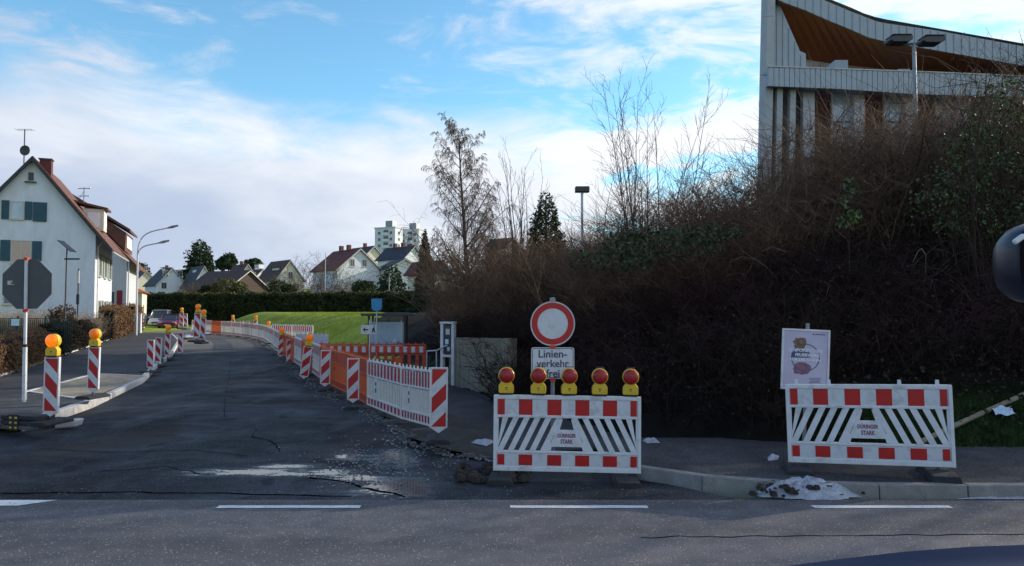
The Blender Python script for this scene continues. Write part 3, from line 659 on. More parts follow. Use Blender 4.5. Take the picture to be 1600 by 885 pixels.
# ---- fence panels, 2 m x 1 m, local x 0..2
def make_fence(kind):
    t = thing('barrier_fence', '', 'fence panel')
    fm, bm_, sm = {'white': (MT['whitew'], MT['whitew'], MT['red']), 'orange': (MT['orange'], MT['orange'], MT['red']), 'redorange': (MT['redor'], MT['redor'], MT['refl'])}[kind]
    mb = MB()
    for x in (.012, 1.988): mb.box((x, 0, .51), (.035, .045, .98))
    for z, h in ((.02, .04), (.185, .035), (.66, .035), (.98, .04)): mb.box((1.0, 0, z+.02), (1.94, .04, h))
    mb.build('frame', fm, t, bevel=.004)
    if kind == 'redorange':
        MB().box((1, 0, .84), (1.94, .024, .24)).build('board', fm, t); MB().box((1, 0, .13), (1.94, .024, .10)).build('board', fm, t)
        for k in range(7):
            x = .16+k*.28; mb = MB(); mb.box((x, 0, .835), (.13, .032, .19)); mb.build('white_block', sm, t)
            if k % 2 == 0 or kind: mb = MB(); mb.box((x, 0, .125), (.13, .032, .08)); mb.build('white_block', sm, t)
        for k in range(8):
            x = .04+k*.275; mb = MB(); mb.box((min(max(x, .08), 1.92), 0, .42), (.11, .03, .46)); mb.build('bar', bm_, t)
        mb = MB(); mb.lathe([(.12, -.02), (.12, .02)], 'Y', 16, (1.05, 0, .45)); mb.build('disc', MT['orange'], t)
    else:
        for k in range(10):
            x = .11+k*.198; MB().box((x, 0, .82), (.085, .022, .28)).build('red_stripe', sm, t); MB().box((x, 0, .12), (.085, .022, .12)).build('red_stripe', sm, t)
        for k in range(9):
            x = .21+k*.198; mm = MT['refl'] if kind == 'white' else fm; MB().box((x, 0, .82), (.075, .02, .28)).build('white_stripe', mm, t); MB().box((x, 0, .12), (.08, .02, .12)).build('white_stripe', mm, t)
        if kind == 'white':
            for k in range(22):
                x = .075+k*.0882
                if 1.32 < x < 1.52: continue
                mb = MB(); mb.box((x, 0, .43), (.034, .014, .44)); mb.build('bar', bm_, t)
            mb = MB(); mb.box((1.42, 0, .43), (.17, .036, .45)); mb.build('grip_plate', fm, t)
            MB().box((1.42, 0, .54), (.07, .042, .07)).build('grip_hole', MT['black'], t); MB().box((1.42, 0, .40), (.07, .042, .09)).build('grip_hole', MT['black'], t)
        else:
            for k in range(22): MB().box((.075+k*.0882, 0, .43), (.046, .014, .44)).build('bar', fm, t)
            mb = MB(); mb.box((1.7, 0, .52), (.07, .03, .09)); mb.build('grip_hole', MT['black'], t)
    for k in range(8):
        mb = MB(); mb.box((.1+k*.257, 0, 1.035), (.035, .03, .07), taper=.8); mb.build('peg', fm, t)
    mb = MB(); mb.xz([(-.12, -.06), (.12, -.06), (.10, 0), (-.10, 0)], -.36, .72); mb.build('footplate', MT['rubgrey'], t, bevel=.01)
    return t
fw = Once(make_fence('white')); fo = Once(make_fence('orange')); fr = Once(make_fence('redorange'))
def place_fence(pr, a, b, label, group):
    a = Vector(a); b = Vector(b); d = b-a; L = math.hypot(d.x, d.y)
    r = pr.put(a+Vector((0, 0, .06)), (0, -math.atan2(d.z, L)+random.uniform(-.006, .006), math.atan2(d.y, d.x)), label, group)
    r.scale = (L/2.0*.99, 1, 1); return r
def gz_(p): return Vector((p[0], p[1], zs(p[1])))
g1 = 'white fences in the curved right row'; g2 = 'orange fences in the curved right row'
c0 = [G(673, 672, .02), G(627, 659, .02), G(574, 636, .02), G(545, 619, .02), G(519, 606, .02), G(500, 594, .02), G(485, 583, .02)]
c0 = [gz_(p) for p in c0]
fl = [(fw, 'white fence with red stripes, nearest, ending at the big right beacon', g1), (fw, 'white fence with red stripes, second from the near end of the row', g1), (fo, 'orange fence directly beyond the two white ones', g2),
      (fo, 'second orange fence, between two striped beacons', g2), (fo, 'orange fence behind the third striped beacon', g2), (fw, 'white edged fence behind the leaning beacon with lamp', g1)]
for (pr, lb, gr), a, b in zip(fl, c0[:-1], c0[1:]): place_fence(pr, a, b, lb, gr)
c1 = [gz_(W(px, 500, Y)) for px, Y in ((485, 25.6), (472, 27.8), (461, 30.0), (449, 33), (437, 36), (428.5, 39.5))]
for i, (a, b) in enumerate(zip(c1[:-1], c1[1:])): place_fence((fo, fw, fo, fo, fw)[i], a, b, ('orange fence seen edge on beyond the leaning beacon', 'white fence seen edge on, second beyond the leaning beacon', 'orange fence seen edge on left of the white barrier', 'orange fence seen edge on, far end of the orange row', 'white fence edge on before the far curve')[i], 'fences in the middle of the right row')
c2 = [gz_(W(px, 500, Y)) for px, Y in ((428, 40), (420, 44), (413, 48), (402, 51), (390, 54), (376, 56), (362, 58), (346, 60), (331, 62), (316, 64), (300, 65))]
for i, (a, b) in enumerate(zip(c2[:-1], c2[1:])):
    place_fence(fo if i == 7 else fw, a, b, 'red orange fence in the far white fence row' if i == 7 else ('first', 'second', 'third', 'fourth', 'fifth', 'sixth', 'seventh', '', 'eighth', 'ninth')[i]+' white fence of the far row, counted from the right', 'white fences of the far row')
a, b, c = gz_(W(667, 500, 24.6)), gz_(W(577, 500, 24.9)), gz_(W(487, 500, 25.3))
g3 = 'red orange fences standing across the footway'
for q in (a, b, c): q.z += .0
place_fence(fr, b, a, 'red orange fence with white blocks, right one, across the footway', g3)
place_fence(fr, c, b, 'red orange fence with white blocks, left one, behind the striped beacons', g3)
# white barrier before the grass mound
a, b, c, d = [W(px, py, Y) for px, py, Y in ((424, 534, 42), (489, 533, 40), (463, 540, 35.5), (513, 537, 34.5))]
for q in (a, b, c, d): q.z = zs(q.y)+.2
mid = (a+b)/2
place_fence(fw, a, mid, 'white fence before the grass mound, back row, left half', 'white fences before the grass mound'); place_fence(fw, mid, b, 'white fence before the grass mound, back row, right half', 'white fences before the grass mound')
def plain_fence(label, a, b):
    t = thing('plain_fence', label, 'fence panel', a, math.atan2((b-a).y, (b-a).x)); L = (b-a).length
    mb = MB(); mb.box((L/2, 0, .60), (L, .03, .42)); mb.build('board', MT['refl'], t)
    for k in range(int(L/.13)):
        mb = MB(); mb.box((.06+k*.13, 0, .22), (.07, .03, .36)); mb.build('bar', MT['refl'], t)
        if k % 2 == 0: mb = MB(); mb.box((.06+k*.13, 0, .84), (.045, .03, .08)); mb.build('peg', MT['refl'], t)
    mb = MB(); mb.box((L/2, 0, .04), (L, .04, .04)); mb.build('frame', MT['refl'], t)
plain_fence('pale blue white plain fence before the grass mound, front row', c, d)
# ---- big traffic barriers
def make_barrier():
    t = thing('road_barrier', '', 'barrier'); w, h = 2.0, .97
    mb = MB()
    for x in (.02, w-.02): mb.box((x, 0, h/2), (.045, .06, h))
    for z, hh in ((.03, .06), (.245, .03), (.70, .035), (.945, .055)): mb.box((w/2, 0, z), (w-.07, .05, hh))
    mb.build('frame', MT['white'], t, bevel=.006)
    MB().box((w/2, 0, .815), (w-.09, .03, .215)).build('board', MT['refl'], t); MB().box((w/2, 0, .145), (w-.09, .03, .175)).build('board', MT['refl'], t)
    for z, hh in ((.815, .205), (.145, .135)):
        for k, (x0, x1) in enumerate(((.055, .15), (.345, .53), (.735, .925), (1.115, 1.305), (1.49, 1.68), (1.86, 1.945))):
            mb = MB(); mb.box(((x0+x1)/2, -.001, z), (x1-x0, .036, hh)); mb.build('red_block', MT['red'], t)
    z0, z1 = .262, .685; sl = .235
    for side in (-1, 1):
        for k in range(6):
            xb = .30+k*.157; xt = xb+sl*-1+.0
            pts = [(xb, z0), (xb+.085, z0), (xb+.085-sl, z1), (xb-sl, z1)]
            pts = [(max(min(w/2+side*v[0]*.94, w-.045), .045), v[1]) for v in pts]
            mb = MB(); mb.xz(pts, -.018, .036); mb.build('slat', MT['white'], t)
    for x in (.05, w-.05): MB().xz([(x-.015, z0), (x+.015, z0), (x+.015, z1), (x-.015, z1)], -.017, .034).build('end_strip', MT['white'], t)
    mb = MB(); mb.xz([(w/2-.24, z0+.055), (w/2+.24, z0+.055), (w/2+.135, z1-.135), (w/2+.10, z1-.155), (w/2-.10, z1-.155), (w/2-.135, z1-.135)], -.02, .04)
    for s in (-1, 1): mb.xz([(w/2+s*.10, z1-.16), (w/2+s*.15, z1-.16), (w/2+s*.10, z1-.02), (w/2+s*.055, z1-.02)], -.0195, .039); mb.xz([(w/2+s*.22, z0), (w/2+s*.285, z0), (w/2+s*.235, z0+.11), (w/2+s*.19, z0+.11)], -.019, .038)
    mb.build('logo_plate', MT['white'], t, bevel=.003)
    text('lettering', 'DÜRINGER', MT['logo'], .25, .062, t, (w/2, -.0215, z0+.205), bold=.03)
    text('lettering', 'STARK', MT['logo'], .17, .058, t, (w/2, -.0215, z0+.125), bold=.03)
    for x in (.14, .55, 1.40, 1.84): mb = MB(); mb.box((x, 0, .995), (.045, .03, .065), taper=.85).box((x, -.027, .945), (.07, .01, .03)); mb.build('peg', MT['white'], t)
    for x in (.12, 1.80): mb = MB(); mb.xz([(x-.18, -.11), (x+.18, -.11), (x+.15, -.03), (x-.15, -.03)], -.42, .84); mb.build('footplate', MT['rubber'], t, bevel=.012)
    for x in (.12, 1.80): mb = MB(); mb.box((x, 0, -.02), (.04, .04, .06)); mb.build('foot_pin', MT['dkmetal'], t)
    return t
bar = Once(make_barrier())
A = W(771, 735, 9.62); B = W(1001, 740, 9.5)
t1 = bar.put(A+Vector((0, 0, 0)), (0, -math.atan2(B.z-A.z, B.x-A.x), math.atan2(B.y-A.y, B.x-A.x)), 'red and white road barrier carrying five red lamps, before the round sign', 'large red and white road barriers')
t1.scale = ((B-A).length/2, 1, 1)
mt1 = Matrix.Translation(t1.location) @ t1.rotation_euler.to_matrix().to_4x4() @ Matrix.Diagonal((t1.scale.x, 1, 1, 1))
for i, px in enumerate((790, 841, 889, 937, 985)):
    lp = mt1 @ Vector(((px-771)/230*2, 0, .995))
    red_lamp.put(lp, (R(0), R(1.2), R((3, -6, 4, -2, -8)[i])), ('leftmost of the five red lamps on the barrier', 'second red lamp from the left on the barrier, before the white text sign', 'middle one of the five red lamps on the barrier', 'fourth red lamp from the left on the barrier', 'rightmost of the five red lamps on the barrier')[i], 'red warning lamps on the road barrier', sc=.98)
A = W(1232, 722, 9.55); B = W(1493, 731, 8.98)
t2 = bar.put(A, (0, -math.atan2(B.z-A.z, B.x-A.x), math.atan2(B.y-A.y, B.x-A.x)), 'red and white road barrier without lamps on the right footway, before the poster', 'large red and white road barriers'); t2.scale = ((B-A).length/2, 1, 1.02)
# ---- round sign with supplementary plate
p = W(864, 735, 10.1)
t = thing('no_vehicles_sign', 'round red ringed white traffic sign above a plate reading Linienverkehr frei', 'traffic sign', (p.x, p.y, 0))
cz = W(864, 506, 10.1).z; pz = W(864, 567.5, 10.1).z
mb = MB(); mb.tube([(0, .03, -.02), (0, .03, cz+.36)], .027, 12); mb.build('post', MT['galv'], t, smooth=False)
mb = MB(); mb.lathe([(.3, -.006), (.3, .006)], 'Y', 48, (0, -.01, cz)); mb.build('sign_disc', MT['refl'], t)
def ring(r0, r1, y, c, n=64):
    mb = MB(); vs = []
    for k in range(n):
        a = 2*math.pi*k/n
        for r in (r0, r1): vs.append((c[0]+r*math.cos(a), y, c[2]+r*math.sin(a)))
        for r in (r0, r1): vs.append((c[0]+r*math.cos(a), y+.003, c[2]+r*math.sin(a)))
    fs = []
    for k in range(n):
        i = 4*k; j = 4*((k+1) % n); fs += [(i, j, j+1, i+1), (i+2, i+3, j+3, j+2), (i, i+2, j+2, j), (i+1, j+1, j+3, i+3)]
    return mb.add(vs, fs)
ring(.208, .286, -.020, (0, 0, cz)).build('red_ring', MT['red'], t)
ring(.294, .304, -.019, (0, 0, cz)).build('rim', MT['galvlt'], t)
def rrect(w, h, r, n=5):
    out = []
    for cx, cy, a0 in ((w/2-r, h/2-r, 0), (-w/2+r, h/2-r, 90), (-w/2+r, -h/2+r, 180), (w/2-r, -h/2+r, 270)):
        for k in range(n+1): a = R(a0+90*k/n); out.append((cx+r*math.cos(a), cy+r*math.sin(a)))
    return out
mb = MB(); mb.xz([(x, pz+z) for x, z in rrect(.585, .425, .03)], -.012, .01); mb.build('text_plate', MT['refl'], t)
o1 = rrect(.56, .40, .025); o2 = rrect(.545, .385, .02); mb = MB(); n = len(o1)
mb.add([(x, -.0145, pz+z) for x, z in o1]+[(x, -.0145, pz+z) for x, z in o2], [(i, (i+1) % n, n+(i+1) % n, n+i) for i in range(n)]); mb.build('black_border', MT['navy'], t)
for s, wd, ht, dz_ in (('Linien-', .385, .105, .125), ('verkehr', .44, .100, -.005), ('frei', .185, .115, -.14)): text('lettering', s, MT['navy'], wd, ht, t, (0, -.0145, pz+dz_), bold=.012)
for z in (cz+.325, cz-.315, pz-.225): mb = MB(); mb.box((0, .005, z), (.075, .07, .045)); mb.build('clamp', MT['redor'] if z < cz+.3 else MT['galv'], t, bevel=.004)
# ---- stop sign seen from behind
p = G(39, 664, .15); top = W(43, 400, p.y)
t = thing('stop_sign', 'grey back of an octagonal sign on a white post in stacked rubber feet', 'traffic sign', (p.x, p.y, .13)); t.rotation_euler = (0, math.atan2(top.x-p.x, top.z-p.z), R(3))
H = (top.z-.13); zc = W(43, 444, p.y).z-.13
mb = MB(); mb.box((0, -.03, .35+H/2-.16), (.042, .042, H-.46)); mb.build('post', MT['white'], t, bevel=.004)
mb = MB(); mb.box((0, -.03, H*.5*.7-.12), (.056, .056, H*.32)); mb.build('lower_post', MT['white'], t, bevel=.004)
mb = MB(); mb.xz([(.448*math.cos(R(22.5+45*k))*1.02, zc+.448*math.sin(R(22.5+45*k))*1.06) for k in range(8)], 0, .012); mb.build('octagon', MT['signback'], t, bevel=.003)
for z in (zc+.44, zc-.47): mb = MB(); mb.box((0, -.03, z), (.07, .06, .055)); mb.build('clamp', MT['redor'], t, bevel=.004)
mb = MB(); mb.box((0, -.03, H*.47), (.06, .06, .05)); mb.build('collar', MT['black'], t)
mb = MB()
for q in ((-.305, .03, .055, .06), (-.275, -.005, .11, .012), (-.26, .045, .02, .03)): mb.box((q[0], -.003, zc+q[1]), (q[2], .003, q[3]))
mb.build('sticker', MT['trim'], t)
st_ = thing('stacked_rubber_feet', 'three stacked black rubber base plates holding the stop sign post', 'base plate', (p.x-.02, p.y-.02, .06), R(-14))
for k in range(3):
    mb = MB(); z = .03+k*.085
    mb.prism([(-.32, -.16, z), (.50, -.16, z), (.54, -.10, z), (.54, .14, z), (.48, .18, z), (-.32, .18, z), (-.36, .1, z), (-.36, -.1, z)], (0, 0, .072)); mb.build('rubber_plate', MT['rubber'] if k else MT['rubgrey'], st_, bevel=.012)
for k in range(3):
    for x in (-.07, .045): mb = MB(); mb.box((x-.02, -.166, .068+k*.085), (.05, .012, .03)); mb.build('reflector', MT['yellow'], st_)
mb = MB(); mb.box((-.03, -.164, .155), (.22, .012, .27)); mb.build('black_bracket', MT['black'], st_)
# broken kerb lump
p = G(104, 660, .1)
mb = MB(); mb.prism([(-.20, -.08, 0), (.18, -.12, 0), (.26, .02, 0), (.14, .12, 0), (-.16, .10, 0)], (.05, 0, .12)); o = mb.build('broken_kerb_lump', MT['stone_lt'], None, bevel=.02); o.location = (p.x, p.y, .02); o.rotation_euler = (R(4), R(-5), R(12)); tag(o, 'broken lump of pale kerb concrete beside the nearest left beacon', 'rubble')
# ---- poster board
A = W(1219, 607, 10.6); p = W(1254, 730, 10.6)
t = thing('poster_board', 'framed lilac concert poster on a post behind the right barrier', 'poster', (p.x, p.y, .1)); t.rotation_euler = (0, R(2.6), R(-7))
zc = W(1254, 562, 10.6).z-.1
mb = MB(); mb.tube([(.03, .05, 0), (.03, .05, zc+.52)], .026, 10); mb.build('post', MT['galv'], t)
mb = MB(); w2, h2 = .315, .42
for a in ((-w2, 0, .028, 2*h2+.028), (w2, 0, .028, 2*h2+.028)): mb.box((a[0], 0, zc+a[1]), (a[2], .03, a[3]))
for z in (-h2, h2): mb.box((0, 0, zc+z), (2*w2-.03, .028, .028))
mb.build('frame', MT['white'], t, bevel=.004)
mb = MB(); mb.box((0, .004, zc), (2*w2-.03, .012, 2*h2-.03)); mb.build('print', MT['pposter'], t)
mb = MB(); vs = []
for k in range(40):                      # torn brown patch and dull violet patch
    a = 2*math.pi*k/40; r = .10*(1+.35*mnoise.noise(Vector((math.cos(a)*2, math.sin(a)*2, 1)))); vs.append((-.08+r*math.cos(a)*.9, zc+.23+r*math.sin(a)*.8))
mb.xz(vs, -.0045, .002); mb.build('printed_patch', MT['pbrown'], t)
mb = MB(); vs = []
for k in range(40):
    a = 2*math.pi*k/40; r = .10*(1+.3*mnoise.noise(Vector((math.cos(a)*2, math.sin(a)*2, 5)))); vs.append((-.04+r*math.cos(a)*1.25, zc-.13+r*math.sin(a)*.9))
mb.xz(vs, -.0045, .002); mb.build('printed_patch', MT['pviolet'], t)
mb = MB(); mb.xz([(-.19, zc+.02), (.06, zc+.03), (.05, zc+.13), (-.18, zc+.14)], -.0042, .002); mb.build('printed_band', MT['pring'], t)
ring(.185, .197, -.0055, (0, 0, zc+.03)).build('printed_ring', MT['pring'], t)
for s, wd, ht, dz_, dx in (('SINFONISCHES', .46, .045, .13, .0), ('FEUERWERK', .34, .045, .065, .03), ('FÜR DIE OHREN', .42, .045, 0.0, .0)): text('lettering', s, MT['pwhite'], wd, ht, t, (dx, -.0085, zc+dz_), bold=.03)
mb = MB(); mb.box((.19, -.004, zc+.365), (.14, .002, .012)).box((.10, -.004, zc+.365), (.02, .002, .02)); mb.build('small_print', MT['pring'], t)
mb = MB()
for k in range(6): mb.box((.14, -.004, zc-.26-k*.02), (.17-.02*(k % 3), .002, .006))
mb.build('small_print', MT['pring'], t)
# ---- information pillar, handrail, retaining wall
p = G(700, 602, 0); Y = p.y
def zz(py, Y): return W(0, py, Y).z
t = thing('information_pillar', 'narrow white framed display case on legs beside the concrete wall', 'display case', (p.x, Y, 0), R(-32))
hh = zz(505, Y)
mb = MB()
for x in (-.20, .20): mb.box((x, 0, hh/2), (.09, .12, hh))
mb.box((0, 0, hh+.01), (.52, .16, .06)); mb.box((0, 0, hh*.47), (.32, .11, .07)); mb.build('frame', MT['white'], t, bevel=.006)
mb = MB(); mb.box((0, .01, hh*.73), (.31, .06, hh*.46)); mb.build('glass', MT['glass'], t)
for k, (x, z, w_, h_, m) in enumerate(((0, .86, .14, .17, 'trim'), (-.03, .70, .12, .14, 'paper'), (.03, .58, .1, .12, 'trim'))):
    mb = MB(); mb.box((x, -.024, hh*z), (w_, .006, h_)); mb.build('notice', MT[m], t)
a, b, c = W(667, 549, 23), W(682, 548, 22), W(698, 540, 20.9)
mb = MB(); mb.tube([a, b, c], .022, 8)
for q in (b, a): mb.tube([(q.x, q.y, 0), q], .02, 8)
tag(mb.build('handrail', MT['galvlt']), 'thin grey handrail between red orange fence and display case', 'handrail')
wa, wb = G(706, 600, 0), G(797, 622, 0); wb = Vector((wb.x, wb.y, 0))
t = thing('retaining_wall', 'weathered mossy concrete retaining wall under the bushes behind the display case', 'wall', (wa.x, wa.y, 0), math.atan2(wb.y-wa.y, wb.x-wa.x)); L = (wb-wa).length
q = [0, L*.33, L*.66, L]
for k in range(3):
    x0, x1 = q[k]+.006, q[k+1]-.006
    mb = MB(); mb.prism([(x0, -.1, -.2), (x1, -.1, -.2), (x1, -.1, 1.42+.03*k), (x0, -.1, 1.38+.03*k)], (0, .3, 0)); mb.build('wall_segment', MT['conc'], t, bevel=.015)
# ---- bus shelter and its signs
p = G(606, 575, 0); p = W(606, 560, 28); 
t = thing('bus_shelter', 'dark glass bus shelter at the foot of the bushy bank', 'bus shelter', (p.x, 28, zs(28)-.05), R(4)); hh = 2.02
for x in (-.72, .62):
    for y in (0, 1.3): MB().box((x, y, hh/2), (.07, .07, hh)).build('post', MT['dkmetal'], t)
mb = MB(); mb.box((-.03, .6, hh+.05), (1.9, 1.9, .1)); mb.build('roof', MT['dkmetal'], t, bevel=.01)
mb = MB(); mb.box((.0, 0, .98+.38), (1.2, .02, .88)); mb.build('glass_pane', MT['glassb'], t)
mb = MB(); mb.box((-.0, -.012, .90), (1.2, .05, .07)).box((.5, -.012, 1.4), (.05, .05, .9)).box((-.62, -.012, 1.4), (.04, .05, .9)); mb.build('pane_frame', MT['galvlt'], t)
mb = MB(); mb.box((0, 1.3, 1.2), (1.3, .02, 1.5)); mb.build('back_pane', MT['glass'], t)
mb = MB(); mb.lathe([(.02, .0), (.10, .04), (.12, .10), (.08, .19), (.02, .22)], 'Z', 14, (.28, -.06, .93)); mb.build('snow_lump_on_sill', MT['refl'], t, smooth=True)
p = W(588, 540, 27)
t = thing('bus_stop_sign', 'bus stop post with its sign covered in sky blue sheeting', 'bus stop', (p.x, 27, 0))
z1 = W(588, 467, 27).z; z0 = W(588, 487, 27).z
mb = MB(); mb.tube([(0, .03, 0), (0, .03, z0+.1)], .025, 8); mb.build('post', MT['galvlt'], t)
mb = MB(); mb.xz([(-.20, z1-.01), (-.12, z1), (.19, z1), (.20, z0+.16), (.17, z0+.05), (.04, z0), (-.10, z0+.02), (-.17, z0+.08)], -.04, .08); mb.build('blue_cover', MT['blue'], t, bevel=.02)
p = W(576, 545, 24)
t = thing('pedestrian_detour_sign', 'small white sign with left arrow and walking pictogram on a grey post', 'sign', (p.x, 24, 0)); zc = W(576, 515.5, 24).z
mb = MB(); mb.tube([(0.02, .03, 0), (0.02, .03, zc+.3)], .022, 8); mb.build('post', MT['galvlt'], t)
mb = MB(); mb.box((0, 0, zc), (.52, .012, .29)); mb.build('sign_plate', MT['refl'], t, bevel=.004)
mb = MB(); mb.xz([(-.20, zc), (-.12, zc+.07), (-.12, zc+.02), (-.02, zc+.02), (-.02, zc-.02), (-.12, zc-.02), (-.12, zc-.07)], -.010, .003); mb.build('arrow', MT['black'], t)
mb = MB(); mb.xz([(.10, zc-.10), (.13, zc-.10), (.16, zc-.02), (.19, zc-.10), (.22, zc-.10), (.19, zc+.03), (.19, zc+.07), (.14, zc+.07), (.11, zc+.0)], -.010, .003); mb.lathe([(.022, -.010), (.022, -.007)], 'Y', 10, (.17, 0, zc+.10)); mb.build('walking_figure', MT['black'], t)
# ---- edging on the right slope, paper litter
t = thing('slope_edging', '', ''); del t['label'], t['category']; tag(t, kind='structure')
pp = []
for px, py in ((1440, 690), (1490, 666), (1536, 645), (1541, 643), (1588, 622), (1592, 620), (1650, 594), (1720, 566)):
    Yg = 11.0
    for _ in range(40):
        q = W(px, py, Yg); e = q.z-(hz(q.x, q.y)+.05); Yg += e*.9
    pp.append(W(px, py, Yg))
for i in (0, 1, 3, 5, 6):
    a, b = pp[i], pp[i+1]; mb = MB(); mb.tube([a, b], .04, 8); mb.build('edging_stone', MT['conc'], t)
Yg = 11
for _ in range(40):
    q = W(1568, 646, Yg); Yg += (q.z-(hz(q.x, q.y)+.06))*.9
mb = MB(); vs = []; nx = 8
for j in range(4):
    for i in range(nx+1):
        u = i/nx-.5; v = j/3-.5; vs.append((u*.34+v*.10, v*.24, .02*math.sin(u*9+v*4)+.03*abs(v)))
mb.add(vs, [(j*(nx+1)+i, j*(nx+1)+i+1, (j+1)*(nx+1)+i+1, (j+1)*(nx+1)+i) for j in range(3) for i in range(nx)])
o = mb.build('paper_sheet', MT['paper'], None); o.location = (q.x, q.y, q.z+.03); o.rotation_euler = (R(25), 0, R(5)); tag(o, 'crumpled pale blue paper lying on the dark grass slope', 'litter')
# ---- street lights
def street_light(px, pyb, Y, ztop, label, arms, dirx=1):
    p = W(px, pyb, Y); g = zs(Y) if Y < 84 else hz(p.x, Y)
    t = thing('street_lamp', label, 'street lamp', (p.x, Y, g)); 
    hs = W(px, 395, Y).z-g
    mb = MB(); mb.tube([(0, 0, 0), (0, 0, hs)], [.09, .06], 10); mb.build('pole', MT['galvlt'], t)
    for (x1, y1), bend in arms:
        e = W(x1, y1, Y)-Vector((p.x, Y, g)); pts = []
        b0 = Vector((0, 0, hs-.1 if bend else hs-.4))
        for k in range(15):
            u = k/14; c1 = b0+Vector((0, 0, (e.z-b0.z)*.9)); c2 = e-Vector((abs(e.x)*.55, 0, .12+ (e.z-b0.z)*.1))
            pts.append((1-u)**3*b0+3*u*(1-u)**2*c1+3*u*u*(1-u)*c2+u**3*e)
        mb = MB(); mb.tube(pts, .05, 8); mb.build('arm', MT['galvlt'], t, smooth=True)
        d = (pts[-1]-pts[-2]).normalized(); mb = MB(); mb.tube([pts[-1]-d*.1, pts[-1]+d*.25, pts[-1]+d*.75], [.06, .11, .06], 8); mb.build('lamp_head', MT['galv'], t)
street_light(213, 505, 56, 9, 'tall grey street lamp with two curved arms beside the beech hedge', [((264, 356), 1), ((250, 379.5), 0)])
# car park lamps on the bank
p = W(910, 400, 24)
t = thing('box_lamp', 'box shaped lamp head on a single post above the bushes', 'street lamp', (p.x, 24, hz(p.x, 24)))
zc = W(910, 297, 24).z-hz(p.x, 24)
mb = MB(); mb.tube([(0, 0, 0), (.0, 0, zc)], .045, 8); mb.build('pole', MT['galvlt'], t)
mb = MB(); mb.box((0, 0, zc+.01), (.46, .3, .18)); mb.build('lamp_head', MT['dkmetal'], t, bevel=.02)
p = W(1431, 200, 30); g = hz(p.x, 30)
t = thing('twin_floodlight', 'grey post with two flat dark lamp heads in front of the curved roof', 'street lamp', (p.x, 30, g))
z1 = W(1431, 69, 30).z-g
mb = MB(); mb.tube([(0, 0, 0), (0, 0, z1)], .075, 10); mb.build('pole', MT['galv'], t)
mb = MB(); mb.box((0, 0, z1+.0), (1.0, .08, .08)); mb.build('cross_arm', MT['dkmetal'], t)
for s, x, w_, dz_ in ((-1, -.64, .90, .10), (1, .70, .90, .07)):
    mb = MB(); mb.prism([(x-w_/2, -.3, z1-.02+dz_), (x-w_/2+.1, -.3, z1-.10+dz_), (x+w_/2-.16, -.3, z1-.10+dz_), (x+w_/2, -.3, z1+.0+dz_), (x+w_/2, -.3, z1+.17+dz_), (x-w_/2+.16, -.3, z1+.17+dz_), (x-w_/2, -.3, z1+.1+dz_)], (0, .6, 0)); hd = mb.build('lamp_head', MT['dkmetal'], t, bevel=.02)
    MB().box((x, -.02, z1+.185+dz_), (w_*.86, .66, .03)).build('visor', MT['black'], hd)
# ---- things left in front of the house: solar post, slim post, green fence, board
p = W(101, 500, 38); t = thing('solar_panel_post', 'dark post with a tilted solar panel and cross bar before the white house', 'post', (p.x, 38, .3))
def z_(py, Y=38): return W(0, py, Y).z-.3
mb = MB(); mb.tube([(0, 0, 0), (.03, 0, z_(388))], .035, 8); mb.build('pole', MT['black'], t)
mb = MB(); mb.box((.02, 0, z_(385)), (.90, .55, .03), M=Matrix.Rotation(R(40), 4, 'Y')); mb.build('solar_panel', MT['black'], t)
mb = MB(); mb.box((.31, 0, z_(405)), (.78, .08, .08)); mb.build('cross_bar', MT['black'], t)
p = W(121, 500, 44); t = thing('slim_timetable_post', 'slim dark post with a small yellowish board before the white house', 'post', (p.x, 44, .3))
mb = MB(); mb.tube([(0, 0, 0), (0, 0, z_(420, 44))], .04, 8); mb.build('pole', MT['black'], t)
mb = MB(); mb.box((.0, -.04, z_(433, 44)), (.14, .05, .75)); mb.build('board', MT['trim'], t)
mb = MB(); mb.box((.02, -.05, z_(468, 44)), (.16, .06, .6)); mb.build('dark_board', MT['black'], t)
t = thing('garden_fence', 'dark green garden fence behind the brown hedge, before the white house', 'fence', (W(-60, 500, 33).x, 33, .3), 0)
fz = z_(494, 33)
x = 0
while x < 4.0:
    mb = MB(); mb.box((x, 0, fz/2), (.05, .05, fz)); mb.build('post', MT['greenmesh'], t)
    mb = MB()
    for k in range(14): mb.box((x+.08+k*.085, 0, fz*.48), (.022, .02, fz*.86))
    mb.box((x+.62, 0, fz*.93), (1.18, .02, .03)).box((x+.62, 0, .12), (1.18, .02, .03)); mb.build('mesh_panel', MT['greenmesh'], t); x += 1.25
p = W(19, 504, 32.6); mb = MB(); mb.box((p.x, 32.8, p.z), (.36, .02, .30)); tag(mb.build('small_notice_board', MT['paper']), 'small pale blue notice board hung on the dark green fence', 'sign')
p = W(98, 509, 40); mb = MB(); mb.lathe([(.38, -.10), (.36, .05), (.26, .12), (.1, .15)], 'Z', 16, (0, 0, 0)); o = mb.build('covered_garden_table', MT['trim'], None, smooth=True); o.location = (p.x, 40, p.z); tag(o, 'pale rounded cover over a garden table behind the dark hedge', 'cover')
mb = MB(); mb.tube([(p.x, 40, .3), (p.x, 40, p.z-.05)], .05, 6); mb.build('table_leg', MT['dkmetal'], o).matrix_parent_inverse = Matrix.Translation(-Vector((p.x, 40, p.z)))
for px, nm in ((212, 'left white gate post at the end of the beech hedge'), (218.5, 'right white gate post at the end of the beech hedge')):
    p = W(px, 520, 60); mb = MB(); mb.box((p.x, 60, zs(60)+.9), (.2, .2, 1.5)); mb.box((p.x, 60, zs(60)+1.68), (.26, .26, .06)); tag(mb.build('gate_post', MT['wallw'], bevel=.01), nm, 'gate post', 'white gate posts')
